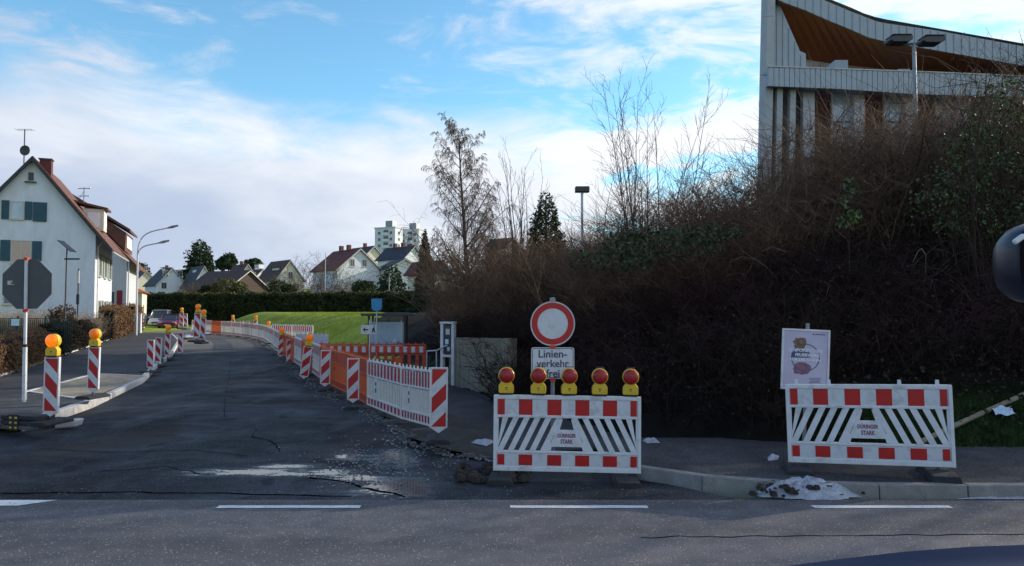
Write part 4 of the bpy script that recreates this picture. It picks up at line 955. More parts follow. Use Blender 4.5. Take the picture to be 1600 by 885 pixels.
# ================================================================== HOUSES
def local(o, px, py, Y): return W(px, py, Y)
def window(parent, c, w, h, nrm_rz, frame='trim', glass='glass', cross=True, depth=.06, sill=True):
    """a window with frame and pane; c = centre on the wall, facing local -y turned by nrm_rz"""
    M = Matrix.Translation(c) @ Matrix.Rotation(nrm_rz, 4, 'Z')
    mb = MB(); f = .07
    def bx(cx, cy, cz, sx, sy, sz):
        m = MB(); m.box((0, 0, 0), (sx, sy, sz)); mb.add([M @ (Vector(v)+Vector((cx, cy, cz))) for v in m.v], m.f)
    for s in (-1, 1): bx(s*(w/2-f/2), -.02, 0, f, depth, h)
    for s in (-1, 1): bx(0, -.02, s*(h/2-f/2), w-2*f, depth, f)
    if cross: bx(0, -.02, 0, f*.7, depth*.9, h-2*f)
    if sill: bx(0, -.06, -h/2-.03, w+.12, .16, .05)
    wf = mb.build('window', MT[frame], parent)
    m = MB(); m.box((0, 0, 0), (w-2*f, .02, h-2*f)); g = MB(); g.add([M @ Vector(v)+M.to_3x3() @ Vector((0, -.012, 0)) for v in m.v], m.f); g.build('pane', MT[glass], wf)
    return wf
def obox(name, m, parent, c, size, rz=0, bevel=0):
    mb = MB(); mb.box(c, size, rz); return mb.build(name, m, parent, bevel=bevel)
def gable_house(label, cat, px, pyb, Y, rz, L, Wd, eave, ridge, wall='wallw', roof='tilebr', over=.45, chim=0, wins=(), dorm=(), name='house', half=0.0, wallz=0, gwin=(), group=None):
    """ridge along local x from -L..0, gable wall at x=0 facing +x, corner nearest the camera side at (0,-Wd/2)"""
    p = W(px, pyb, Y); g = hz(p.x, Y)-.3 if not wallz else wallz
    t = thing(name, label, cat, (p.x, p.y, g), rz, group)
    e = eave-g; r = ridge-g; w = Wd/2
    mb = MB(); mb.prism([(-L, -w, -1), (-L, w, -1), (-L, w, e), (-L, 0, r), (-L, -w, e)], (L, 0, 0)); mb.build('wall', MT[wall], t)
    rf = MB(); th = .16; sl = (r-e)/w
    for s in (-1, 1):
        a = Vector((0, s*(w+over), e-sl*over+.05)); b = Vector((0, 0, r+.05)); nn = Vector((0, s*sl, 1)).normalized()*th
        rf.prism([(-L-over, a.y, a.z), (-L-over, b.y, b.z), (-L-over, b.y+nn.y*0, b.z+th*math.sqrt(1+sl*sl)), (-L-over, a.y+nn.y, a.z+nn.z)], (L+2*over, 0, 0))
    ro = rf.build('roof', MT[roof], t)
    vb = MB()
    for s in (-1, 1):
        for x in (over+.01, -L-over-.05):
            vb.prism([(x, s*(w+over), e-sl*over-.06), (x, 0, r-.04), (x, 0, r+.14), (x, s*(w+over), e-sl*over+.13)], (.05, 0, 0))
    vb.build('verge_board', MT['trim'], t)
    for k in range(chim): obox('chimney', MT['tilered'], ro, (-L*(.35+.3*k), -.3, r+.35), (.7, .6, 1.3))
    for x, z, ww, hh in wins: window(t, (x, -w, z), ww, hh, 0)
    for y, z, ww, hh in gwin: window(t, (0, y, z), ww, hh, math.pi/2)
    for x, z, ww, hh in dorm:
        yy_ = -(r-z)/sl
        d = MB(); d.box((x, yy_+.4+.2, z), (ww, 1.6, hh)); dd_ = d.build('dormer', MT[wall], t)
        obox('dormer_roof', MT[roof], dd_, (x, yy_+.4, z+hh/2+.06), (ww+.4, 2.2, .12)); 
        nw = max(1, int(ww/1.0))
        for k in range(nw): obox('dormer_window', MT['pwhite'], dd_, (x-ww/2+(k+.5)*ww/nw, yy_-.21, z), (ww/nw-.25, .03, hh-.35))
    return t, e, r
# big white house at the left
HD = math.atan2(.928, -.372)             # street direction
Y1 = 48.0; c1_ = W(147, 480, Y1)
rz1 = HD-math.pi/2                        # local +y = along the street, gable faces local -y
g1_ = zs(Y1)+.25; e1 = W(147, 364, Y1).z-g1_; WD = 10.4; LH = 8.5
t = thing('white_house', 'large white gabled house with petrol blue shutters at the left edge', 'house', (c1_.x, c1_.y, g1_), rz1)
def front(px, py):                       # intersect view ray with the gable plane -> local coordinates
    d = ray(px, py); o_ = Vector((0, 0, CAMZ)); M = Matrix.Rotation(-rz1, 3, 'Z'); dl = M @ d; ol = M @ (o_-Vector((c1_.x, c1_.y, g1_)))
    k = -ol.y/dl.y; return ol+dl*k
ap = front(52, 250); rg = ap.z; WD = -2*ap.x
mb = MB(); mb.prism([(-WD, 0, -1), (0, 0, -1), (0, 0, e1), (-WD/2, 0, rg), (-WD, 0, e1)], (0, LH, 0)); mb.build('wall', MT['wallw'], t)
obox('plinth', MT['wallg'], t, (-WD/2, -.02, .25), (WD+.02, .06, .7))
rf = MB(); sl = (rg-e1)/(WD/2); ov = 1.0
for s in (-1, 1):
    xe = 0+ov if s > 0 else -WD-ov; ze = e1-sl*ov
    rf.prism([(xe, -.35, ze+.04), (-WD/2, -.35, rg+.04), (-WD/2, -.35, rg+.19), (xe+s*.06, -.35, ze+.13)], (0, LH+.7, 0))
ro = rf.build('roof', MT['tile'], t)
vb = MB()
for s in (-1, 1):
    xe = 0+ov if s > 0 else -WD-ov; ze = e1-sl*ov
    vb.prism([(xe, -.43, ze-.12), (-WD/2, -.43, rg-.12), (-WD/2, -.43, rg+.12), (xe, -.43, ze+.12)], (0, .07, 0))
vb.build('verge_board', MT['tiledk'], t)
for k in range(34):                      # verge tiles seen edge-on along the right roof edge
    u = (k+.5)/34; x = -WD/2+(WD/2+ov)*u; z = rg-sl*(WD/2+ov)*u+.17
    mb = MB(); mb.box((x, -.30, z), ((WD/2+ov)/34*1.02, .30, .10), M=Matrix.Rotation(math.atan(sl), 4, 'Y')); mb.build('verge_tile', MT['tile'], ro)
q = front(67, 262); obox('chimney', MT['tilered'], ro, (q.x, 1.0, q.z-.1), (.66, .6, 1.5))
obox('chimney_cap', MT['dkmetal'], ro, (q.x, 1.0, q.z+.69), (.78, .72, .08))
q = front(37, 330)
def fwin(px0, py0, px1, py1, **k):
    a, b = front(px0, py0), front(px1, py1); return window(t, ((a.x+b.x)/2, 0, (a.z+b.z)/2), b.x-a.x, a.z-b.z, 0, **k)
def fshut(px0, py0, px1, py1, m='shutter'):
    a, b = front(px0, py0), front(px1, py1); s = MB(); w = b.x-a.x; h = a.z-b.z; c = ((a.x+b.x)/2, -.05, (a.z+b.z)/2)
    s.box(c, (w, .05, h))
    for k in range(9): s.box((c[0], -.085, c[2]-h/2+h*(k+.5)/9), (w*.82, .025, h/9*.6))
    s.build('shutter', MT[m], t)
fwin(17, 314, 37, 343, glass='glassb', cross=False)
fshut(3, 313, 14, 343); fshut(39.5, 315, 50, 344); fshut(52, 316, 73, 347)
fwin(17, 375, 49, 412, glass='curtain'); fshut(1, 375, 16, 408); fshut(51, 377, 65, 408)
fwin(5, 448, 40, 476)
q = front(48.5, 279); mb = MB(); mb.box((q.x, -.08, q.z-.25), (.62, .25, .07)); mb.build('owl_ledge', MT['dkmetal'], t)
mb = MB(); mb.box((q.x, -.03, q.z+.12), (.28, .06, .5)); mb.build('gable_opening', MT['dkmetal'], t)
# sunny side wall windows (local +x face, at x=0)
def swin(y, z, w, h):
    window(t, (0, y, z), w, h, math.pi/2, frame='trim')
    for s in (-1, 1): obox('shutter', MT['shutgr'], t, (.05, y+s*(w/2+.26), z), (.05, .45, h))
for y in (2.0, 4.6, 7.0)[:3]: swin(y, e1-2.0, 1.0, 1.55); swin(y, e1-5.1, 1.0, 1.5)
mb = MB(); mb.tube([(ov+.05, -.3, e1-sl*ov+.0), (ov+.05, LH+.3, e1-sl*ov+.0)], .07, 8); mb.build('gutter', MT['galvlt'], t)
mb = MB(); mb.tube([(.12, .35, 0), (.12, .35, e1-.9), (.6, .2, e1-.3)], .045, 8); mb.build('downpipe', MT['trim'], t)
# dormer on the sunny roof side
dx, dy, dzz = -.75, 4.3, e1+1.25
dm = obox('dormer', MT['wallc'], t, (dx+.1, dy, dzz), (1.3, 1.5, 1.5)); obox('dormer_window', MT['pwhite'], dm, (dx+.76, dy, dzz), (.03, 1.1, 1.0)); obox('dormer_window', MT['pwhite'], dm, (dx+.1, dy-.76, dzz), (.7, .03, 1.0))
mb = MB(); mb.prism([(dx+1.0, dy-.95, dzz+.7), (dx+1.0, dy+.95, dzz+.7), (dx-1.3, dy+.95, dzz+1.2), (dx-1.3, dy-.95, dzz+1.2)], (0, 0, .14)); mb.build('dormer_roof', MT['tile'], dm)
q = front(28, 265)
am = thing('roof_antenna', 'tall mast with round satellite dish and aerial on the white house roof', 'antenna'); mw = Matrix.Translation((c1_.x, c1_.y, g1_)) @ Matrix.Rotation(rz1, 4, 'Z')
am.location = mw @ Vector((q.x, 1.5, 0)); k_ = am.location.z
za, zb_, zd = front(27, 262).z+.4, front(27, 203).z+.4, front(29, 237).z+.35
mb = MB(); mb.tube([(0, 0, za-2), (0, 0, zb_)], .035, 6); mb.build('mast', MT['dkmetal'], am)
mb = MB(); mb.lathe([(.04, .1), (.25, .03), (.33, -.02), (.34, 0), (.25, .06), (.03, .12)], 'Y', 18, (.12, -.12, zd)); mb.build('dish', MT['dkmetal'], am)
mb = MB(); mb.tube([(-.55, 0, zb_-.05), (.55, 0, zb_-.05)], .012, 4)
for k in range(6): mb.tube([(-.5+k*.2, -.3, zb_-.05), (-.5+k*.2, .3, zb_-.05)], .01, 4)
mb.build('aerial', MT['galv'], am)
# second house behind with brown roof and shed dormer
Y2 = 64.0; c2_ = W(197, 480, Y2); g2_ = zs(Y2)+.3; e2 = W(197, 404, Y2).z-g2_
t = thing('second_house', 'grey white house with brown roof and wine red shutter behind the first house', 'house', (c2_.x, c2_.y, g2_), rz1)
w2_ = 11.0; r2_ = e2+ W(0, 300, Y2).z-W(0, 404, Y2).z
mb = MB(); mb.prism([(-w2_, 0, -1), (0, 0, -1), (0, 0, e2), (-w2_/2, 0, r2_), (-w2_, 0, e2)], (0, 9, 0)); mb.build('wall', MT['wallg'], t)
rf = MB(); sl2 = (r2_-e2)/(w2_/2)
for s in (-1, 1):
    xe = .8 if s > 0 else -w2_-.8; ze = e2-sl2*.8
    rf.prism([(xe, -.4, ze), (-w2_/2, -.4, r2_), (-w2_/2, -.4, r2_+.3), (xe, -.4, ze+.25)], (0, 9.9, 0))
ro = rf.build('roof', MT['tile'], t)
def front2(px, py, yl=0.0):
    d = ray(px, py); M = Matrix.Rotation(-rz1, 3, 'Z'); dl = M @ d; ol = M @ (Vector((0, 0, CAMZ))-Vector((c2_.x, c2_.y, g2_))); k = (yl-ol.y)/dl.y; return ol+dl*k
A_, B_, C_ = front2(112, 303, 1.5), front2(197, 361, 1.5), front2(193, 392, 1.5)
mb = MB(); mb.prism([(A_.x, 1.5, A_.z-.25), (B_.x, 1.5, B_.z-.15), (C_.x+.1, 1.5, C_.z)], (0, 6, 0)); dmr = mb.build('dormer', MT['tile'], t)
mb = MB(); mb.prism([(A_.x-.3, 1.2, A_.z-.05), (B_.x+.35, 1.2, B_.z-.08), (B_.x+.35, 1.2, B_.z+.14), (A_.x-.3, 1.2, A_.z+.2)], (0, 6.6, 0)); mb.build('dormer_roof', MT['tile'], dmr)
obox('dormer_window', MT['pwhite'], dmr, (B_.x-.03, 4.5, (B_.z+C_.z)/2), (.1, 4.2, abs(B_.z-C_.z)*.6))
A_, B_ = front2(168, 455), front2(180, 476); window(t, ((A_.x+B_.x)/2, 0, (A_.z+B_.z)/2), B_.x-A_.x, A_.z-B_.z, 0)
A_, B_ = front2(183, 454), front2(191, 477); obox('shutter', MT['shutred'], t, ((A_.x+B_.x)/2, -.05, (A_.z+B_.z)/2), (B_.x-A_.x, .06, A_.z-B_.z))
mb = MB(); mb.tube([(.15, -.1, 0), (.15, -.1, e2-.3)], .06, 8); mb.build('downpipe', MT['galvlt'], t)
p = W(131, 320, 63); t = thing('roof_aerial', 'small cross armed aerial above the second house roof', 'antenna', (p.x, 63, W(0, 335, 63).z))
za = W(0, 293, 63).z-t.location.z; mb = MB(); mb.tube([(0, 0, -3), (0, 0, za)], .04, 6); mb.build('mast', MT['galv'], t)
mb = MB()
for z, w in ((za-.1, .5), (za-.75, .45)):
    mb.tube([(-w, 0, z), (w, 0, z)], .035, 5)
    for s in (-1, 0, 1): mb.tube([(s*w, 0, z-.12), (s*w, 0, z+.15)], .03, 5)
mb.tube([(0, 0, za-.3), (-.8, 0, za-1.6)], .02, 4); mb.build('cross_arms', MT['galv'], t)
# annex with orange roof
Y3 = 78; c3 = W(221.5, 480, Y3); g3_ = .6; e3 = W(0, 457, Y3).z-g3_; r3 = W(0, 441, Y3).z-g3_
t = thing('annex', 'small pale annex with bright orange tiled roof beside the street lamp', 'house', (c3.x, c3.y, g3_), rz1)
mb = MB(); mb.box((-3, 3, e3/2), (6, 6, e3)); mb.build('wall', MT['wallc'], t)
mb = MB(); mb.add([(-6.4, -.4, e3), (.4, -.4, e3), (.4, 6.4, e3), (-6.4, 6.4, e3), (-3, 2.2, r3+.6), (-3, 3.8, r3+.6)], [(0, 1, 4), (1, 2, 5, 4), (2, 3, 5), (3, 0, 4, 5), (0, 3, 2, 1)]); mb.build('roof', MT['tileor'], t)
window(t, (-1.0, 0, e3*.5), .8, 1.2, 0); window(t, (0, 1.8, e3*.5), .8, 1.2, math.pi/2)
# far houses on the rising ground: px of the near gable corner column
fg = 'houses on the rise behind the hedge'
def far(label, pxg, Y, yw, pw, eave_py, ridge_py, L, wall, roof, **k):
    """gable wall centre at pixel pxg, gable pixel width pw"""
    wd = pw/F*Y/max(.3, abs(math.sin(yw)))
    return gable_house(label, 'house', pxg, 470, Y, yw, L, wd, W(0, eave_py, Y).z, W(0, ridge_py, Y).z, wall, roof, group=fg, **k)
far('tiny dark roofed house with cream gable left of the others', 228, 215, R(-48), 18, 437, 425, 9, 'wallc', 'tiledk', gwin=((0, 7.5, 1, 1.2),))
far('white house with slate blue roof, leftmost full gable on the rise', 268, 190, R(-48), 34, 445, 420, 9.5, 'wallw', 'tiledk', gwin=((-1.6, 5.9, 1.3, 1.6), (-1.9, 2.7, 1.3, 1.6), (1.9, 5.9, 1.3, 1.6)), dorm=((-5, 6.8, 3, 1.4),), chim=1)
far('olive roofed house peeping out right of the slate blue roof', 293, 230, R(-40), 20, 437, 422, 12, 'wallg', 'tilebr')
far('white house with dark blue roof and small dormer, second on the rise', 318, 185, R(-52), 26, 446, 417, 11, 'wallw', 'tiledk', dorm=((-5.5, 6.5, 3, 1.4),), wins=((-3, 2.6, 1.5, 1.3),))
far('long low brown barn roof in the middle of the rise', 388, 135, R(-30), 40, 452, 424, 11, 'tilebr', 'tilebr')
far('white gabled house with dark roof right of the brown barn roof', 386, 175, R(-50), 34, 446, 414, 9, 'wallw', 'tilebr', gwin=((1.4, 5.5, 1.2, 1.5), (-1.4, 2.7, 1.2, 1.5)), chim=1)
far('low dark roofed house between white gable and brown roofed house', 409, 200, R(-35), 18, 436, 422, 9, 'wallw', 'tilebr', dorm=((-4, 8.3, 2, 1.2),))
far('brown roofed house with cream gable and three small dormers', 452, 165, R(-48), 34, 437, 408, 9.5, 'wallc', 'tilebr', dorm=((-3.4, 6.7, 3.2, 1.1),), gwin=((0.2, 5.5, 1.1, 1.5), (-1.2, 3.0, 1.2, 1.5), (1.6, 3.0, 1.2, 1.5)), wins=((-6, 2.6, 1.5, 1.3), (-3, 2.6, 1.5, 1.3)), chim=0)
far('white house with dark red roof and two gable windows, near the hedge', 561, 128, R(-50), 57, 421, 390, 9.5, 'wallw', 'tilered', gwin=((-1.35, 7.6, .9, 1.3), (.95, 7.6, .9, 1.3), (1.9, 3.9, 2.0, 1.4)), chim=2)
far('dark roofed house with tan gable behind the red roofed house', 583, 165, R(-48), 20, 398, 386, 9, 'wallc', 'tiledk', chim=1)
far('big slate roofed house with white gable right of the red roofed house', 646, 150, R(-42), 26, 404, 386, 8.5, 'wallw', 'tiledk', chim=2)
far('white house with black roof edge, low front gable right of the dark conifer', 632, 128, R(-62), 44, 420, 406, 7, 'wallw', 'tiledk', gwin=((1.0, 5.2, .9, 1.5), (-1.6, 5.2, 1.0, 1.5)))
far('low house roof glimpsed through branches right of the narrow conifer', 690, 110, R(-40), 18, 426, 410, 6, 'wallc', 'tilered')
far('orange brown roof glimpsed behind the birch', 800, 110, R(-42), 18, 386, 374, 4, 'wallc', 'tilebr')
# high-rise
YT = 340
def tower(label, px0, px1, pyt, dx, rz, facew):
    p = W((px0+px1)/2, 450, YT+dx); t = thing('apartment_tower', label, 'tower block', (p.x, YT+dx, 12), rz, 'pale apartment tower blocks')
    w = (px1-px0)/F*YT; h = W(0, pyt, YT+dx).z-12
    d = w*.55; w = w*.93
    obox('wall', MT['highw'], t, (0, 0, h/2), (w, d, h)); obox('roof_edge', MT['wallg'], t, (0, 0, h+.25), (w+.6, d+.6, .5))
    obox('lift_house', MT['galv'], t, (w*.12, 0, h+1.9), (w*.34, d*.6, 3.2)); obox('lift_house_top', MT['dkmetal'], t, (w*.18, 0, h+2.7), (w*.17, d*.3, 1.3))
    nz = int((h-16)/2.9)
    for k in range(8):
        z = h-2.2-k*2.9
        for x in (-.28, .3): 
            window(t, (w*x, -d/2, z), 1.5, 1.4, 0, sill=False)
        window(t, (w/2, 0, z), 1.6, 1.4, math.pi/2, sill=False)
        obox('balcony', MT['wallw'], t, (w*.05, -d/2-.6, z-.5), (w*.26, 1.2, 1.2)); obox('balcony_recess', MT['glass'], t, (w*.05, -d/2-.03, z+.75), (w*.24, .05, 1.2))
tower('pale blue apartment tower, left block, above the dark roofs', 587, 627, 358, 0, R(-24), 1)
tower('pale blue apartment tower, right block, above the dark roofs', 624, 664, 361, 14, R(-24), 1)
# ================================================================== HALL WITH THE SWEPT ROOF (top right)
YH = 45.0
t = thing('swept_roof_hall', 'modern hall with grey clad swept roof, orange brown soffit and tall corner slab', 'building', (W(1190, 200, YH).x, YH, 0))
ox, oy = t.location.x, t.location.y
def H_(px, py, dy=0.0):
    p = W(px, py, YH+dy); return Vector((p.x-ox, dy, p.z))
gb = hz(18, 45)-1.5
# roof fascia: lower and upper edge curves in the facade plane, carried on outside the picture
lo = [(1196, -22), (1214, 0), (1258, 16), (1299, 34), (1329, 46), (1358, 59), (1384, 65), (1464, 79), (1600, 103), (1800, 134), (2050, 165)]
up = [(1196, -60), (1214, -42), (1258, -14), (1284, -1), (1329, 18), (1373, 35), (1414, 41), (1464, 48), (1600, 73), (1800, 104), (2050, 136)]
def cur(tab, px): a = np.array(tab, float); return float(np.interp(px, a[:, 0], a[:, 1]))
px = 1198.0
base_ = None
while px < 1900:
    st_w = 12.2; a0, a1 = px+.3, px+st_w-.3
    P = [H_(a0, cur(lo, a0)), H_(a1, cur(lo, a1)), H_(a1, cur(up, a1)), H_(a0, cur(up, a0))]
    mb = MB(); mb.prism(P, (0, .12, 0)); mb.build('fascia_panel', MT['wpanel'], t)
    P2 = [H_(a1-.3, cur(lo, a1)), H_(a1+1.0, cur(lo, a1+1)), H_(a1+1.0, cur(up, a1+1)), H_(a1-.3, cur(up, a1))]
    mb = MB(); mb.prism([q+Vector((0, -.05, 0)) for q in P2], (0, .1, 0)); mb.build('standing_seam', MT['wpanel'], t)
    px += st_w
# soffit boards: ruled surface from fascia's lower edge down and back to the wall line
bk = [(1214, -30), (1255, 92), (1300, 99), (1400, 109), (1500, 115), (1600, 121), (1800, 140), (2050, 166)]
lo_s = [(1216, 0), (1262, 18), (1299, 34), (1384, 65), (1464, 79), (1600, 103), (1800, 134), (2050, 165)]
nb = 24; n = 40
A_ = []; B_ = []
for i in range(n+1):
    u = i/n; pa = 1214+(1900-1214)*u; A_.append(H_(pa, cur(lo, pa)-.6, .1)); pb = 1255+(1900-1255)*u; B_.append(H_(pb, cur(bk, pb)+2, 5.5))
A_ = [H_(1214, 0, .1)]+A_[1:]; 
mbs = MB(); vs = A_+B_; N1 = len(A_)
mbs.add(vs, [(i, i+1, N1+i+1, N1+i) for i in range(N1-1)]); mbs.add([A_[0], B_[0], H_(1205, -40, .1)], [(0, 1, 2)])
mbs.build('soffit', MT['wood'], t)
vs = [p+Vector((0, .05, 1.4)) for p in A_]+[p+Vector((0, 6, 1.6)) for p in B_]
m2 = MB(); m2.add(vs, [(i, i+1, N1+i+1, N1+i) for i in range(N1-1)]); m2.build('roof_deck', MT['wpanel'], t)
# corner slab
P = [H_(1192.5, 320), H_(1204, 320), H_(1213, -70), H_(1201, -70)]
mb = MB(); mb.prism(P, (0, 1.2, 0)); mb.build('corner_slab', MT['wpanel2'], t)
for y in (26, 118): mb = MB(); a, b = H_(1188+(118-y)*.03, y), H_(1206+(118-y)*.03, y); mb.prism([a+Vector((0, -.01, 0)), b+Vector((0, -.01, 0)), b+Vector((0, -.01, .05)), a+Vector((0, -.01, .05))], (0, .03, 0)); mb.build('slab_joint', MT['galv'], t)
# side cladding behind the slab, cut off along the soffit's edge
P = [H_(1204, 112, .6), H_(1260, 112, .6), H_(1259, 84, .6), H_(1250, 80, .6), H_(1216, 2, .6), H_(1206, -40, .6)]
mb = MB(); mb.prism(P, (0, .2, 0)); mb.build('side_cladding', MT['wpanel'], t)
for k in range(1, 6):
    xx = 1204+k*9.4; ty = -40+ (xx-1206)*2.9 if xx > 1206 else -40; ty = max(-20, 2+(xx-1216)*2.3)
    a, b = H_(xx, 112, .56), H_(xx, ty+4, .56); mb = MB(); mb.prism([a, a+Vector((.05, 0, 0)), b+Vector((.05, 0, 0)), b], (0, .06, 0)); mb.build('cladding_seam', MT['galv'], t)
# balcony fascia
bt = [(1201, 105.5), (1300, 108), (1430, 113), (1600, 120), (1900, 133)]; bb = [(1201, 134.5), (1310, 139), (1426, 147), (1600, 152), (1900, 165)]
px = 1201.0
while px < 1880:
    wv = 8.1; a0, a1 = px+.55, px+wv-.25
    P = [H_(a0, cur(bb, a0), -.6), H_(a1, cur(bb, a1), -.6), H_(a1, cur(bt, a1), -.6), H_(a0, cur(bt, a0), -.6)]
    mb = MB(); mb.prism(P, (0, .10, 0)); mb.build('balcony_panel', MT['wpanel'], t); px += wv
P = [H_(1201, cur(bb, 1201)-1, -.47), H_(1880, cur(bb, 1880)-1, -.47), H_(1880, cur(bt, 1880)+1, -.47), H_(1201, cur(bt, 1201)+1, -.47)]
mb = MB(); mb.prism([H_(q, cur(bb, q)-1, -.47) for q in (1201, 1310, 1426, 1600, 1880)]+[H_(q, cur(bt, q)+1, -.47) for q in (1880, 1600, 1430, 1300, 1201)], (0, .9, 0)); mb.build('balcony_core', MT['galv'], t)
mb = MB(); a, b = H_(1201, 104.6, -.65), H_(1430, 112.4, -.65); c = H_(1880, 131.5, -.65)
for u, v in ((a, b), (b, c)): mb.prism([u, v, v+Vector((0, 0, .07)), u+Vector((0, 0, .07))], (0, .3, 0))
mb.build('coping', MT['trim'], t)
# upper window band and roof boxes behind the balcony
P = [H_(1256, 118, 5.4), H_(1900, 145, 5.4), H_(1900, 128, 5.4), H_(1500, 110, 5.4), H_(1400, 108, 5.4), H_(1330, 98, 5.4), H_(1256, 84, 5.4)]
mb = MB(); mb.prism(P, (0, .15, 0)); mb.build('upper_wall', MT['wallc'], t)
for x0, x1, y0, y1 in ((1262, 1281, 97, 108), (1283, 1304, 99, 109), (1327, 1350, 106, 111)):
    mb = MB(); mb.prism([H_(x0, y1, 5.3), H_(x1, y1+.6, 5.3), H_(x1, y0+1, 5.3), H_(x0, y0, 5.3)], (0, .06, 0)); mb.build('upper_window', MT['pwhite'], t)
for x0, x1, y0 in ((1305, 1325, 94), (1403, 1422, 108)):
    mb = MB(); mb.prism([H_(x0, 118, 1.2), H_(x1, 118, 1.2), H_(x1, y0, 1.2), H_(x0, y0, 1.2)], (0, 1.2, 0)); mb.build('roof_box', MT['wpanel'], t)
# columns and lower facade
for x0, x1, xx0, xx1 in ((1215, 1223.5, 1211, 1220), (1235.5, 1244, 1232, 1241)):
    mb = MB(); mb.prism([H_(xx0, 320), H_(xx1, 320), H_(x1, 134), H_(x0, 134)], (0, .5, 0)); mb.build('column', MT['wpanel2'], t)
for x0, x1 in ((1255, 1273), (1335, 1351), (1416, 1434), (1495, 1512), (1575, 1592), (1655, 1672), (1735, 1752)):
    mb = MB(); mb.prism([H_(x0, 320, .5), H_(x1, 320, .5), H_(x1, 138, .5), H_(x0, 138, .5)], (0, .5, 0)); mb.build('pier', MT['wallg'], t)
mb = MB(); mb.prism([H_(1272, 330, 1.6), H_(1880, 330, 1.6), H_(1880, 120, 1.6), H_(1272, 120, 1.6)], (0, .3, 0)); mb.build('lower_wall', MT['rbrown'], t)
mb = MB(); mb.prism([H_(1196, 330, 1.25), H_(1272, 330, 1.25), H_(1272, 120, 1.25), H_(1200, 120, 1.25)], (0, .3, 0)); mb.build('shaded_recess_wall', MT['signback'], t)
for i in range(6):
    x0 = 1301+i*81
    for k in range(2):
        a0, a1 = x0+k*18+1, x0+k*18+17
        mb = MB(); mb.prism([H_(a0, 190, 1.0), H_(a1, 190, 1.0), H_(a1, 146+i*1.2, 1.0), H_(a0, 145+i*1.2, 1.0)], (0, .08, 0)); w_ = mb.build('window', MT['glassb'], t)
    for xx in (x0, x0+18, x0+36):
        mb = MB(); mb.prism([H_(xx-.8, 192, .95), H_(xx+.8, 192, .95), H_(xx+.8, 142, .95), H_(xx-.8, 142, .95)], (0, .2, 0)); mb.build('window_frame', MT['trim'], t)
    mb = MB(); mb.prism([H_(x0-2, 230, 1.0), H_(x0+38, 230, 1.0), H_(x0+38, 192, 1.0), H_(x0-2, 192, 1.0)], (0, .1, 0)); mb.build('sill_panel', MT['wpanel2'], t)
# body of the building behind, so that it stands as a solid
mb = MB(); a = H_(1420, 120, 5.7); b = H_(1880, 134, 5.7); mb.prism([(a.x, 5.7, gb), (b.x, 5.7, gb), (b.x, 5.7, b.z-.4), (a.x, 5.7, a.z-.4)], (0, 6, 0)); mb.build('rear_block', MT['wallg'], t)
# ================================================================== VEHICLES
def car(label, p, rz, paint, L=4.3, Wd=1.75, Hh=1.48, van=False, cat='car'):
    t = thing('parked_car', label, cat, p, rz, 'cars parked at the far end of the street')   # local front faces -y
    hw = Wd/2
    def loft(sections, m, name, par=t, smooth=True, bevel=0):
        mb = MB(); vs = []; n = 0
        for y, prof in sections:
            pts = prof+[(-x, z) for x, z in prof[::-1]]; n = len(pts); vs += [(x, y, z) for x, z in pts]
        fs = []
        for i in range(len(sections)-1):
            for k in range(n): fs.append((i*n+k, i*n+(k+1) % n, (i+1)*n+(k+1) % n, (i+1)*n+k))
        fs.append(tuple(range(n))); fs.append(tuple((len(sections)-1)*n+k for k in range(n))[::-1]); mb.add(vs, fs)
        return mb.build(name, m, par, smooth=False, bevel=bevel)
    def pr(w, z0, z1): return [(w*.92, z0), (w, z0+.15), (w, z0+(z1-z0)*.6), (w*.94, z1-.04), (w*.8, z1)]
    hb = .92 if not van else 1.05
    loft([(0, pr(hw*.86, .30, .62)), (.18, pr(hw*.95, .24, .72)), (.9, pr(hw, .2, hb*.95)), (1.3, pr(hw, .2, hb)), (L-.7, pr(hw, .2, hb+.03)), (L-.15, pr(hw*.95, .24, hb)), (L, pr(hw*.88, .3, .8))], MT[paint], 'body', bevel=.03)
    y0 = .95 if van else 1.15
    def gp(w, z1): return [(w, hb-.04), (w*.86, (hb+z1)/2+.05), (w*.80, z1-.05), (w*.68, z1)]
    loft([(y0, gp(hw*.93, hb+.02)), (y0+.75, gp(hw*.93, Hh-.04)), (L-1.0, gp(hw*.93, Hh-.02)), (L-.25, gp(hw*.93, hb+.10))], MT['glass'], 'window_glass')
    loft([(y0+.70, [(hw*.78, Hh-.05), (hw*.72, Hh), (hw*.4, Hh+.03)]), (L-.95, [(hw*.78, Hh-.05), (hw*.72, Hh), (hw*.4, Hh+.03)])], MT[paint], 'roof')
    for s in (-1, 1):
        mb = MB(); mb.tube([(s*hw*.92, y0+.02, hb-.02), (s*hw*.80, y0+.74, Hh-.04)], .04, 6); mb.build('pillar', MT[paint], t)
        mb = MB(); mb.box((s*hw*.66, .10, .62), (.36, .14, .15)); mb.build('headlight', MT['headl'], t, bevel=.02)
        mb = MB(); mb.box((s*(hw+.09), y0+.3, hb+.05), (.18, .12, .12)); mb.build('mirror', MT[paint], t, bevel=.02)
        for y in (.85, L-.85):
            mb = MB(); mb.lathe([(.2, -.1), (.31, -.09), (.33, 0), (.31, .09), (.2, .1)], 'X', 18, (s*(hw-.09), y, .32)); w = mb.build('wheel', MT['rubber'], t)
            mb = MB(); mb.lathe([(.18, -.105), (.20, .105)], 'X', 14, (s*(hw-.09), y, .32)); mb.build('rim', MT['galv'], w)
    mb = MB(); mb.box((0, .02, .52), (hw*1.0, .10, .14)); mb.build('grille', MT['black'], t, bevel=.02)
    mb = MB(); mb.box((0, -.015, .38), (.5, .03, .11)); mb.build('number_plate', MT['refl'], t)
    return t
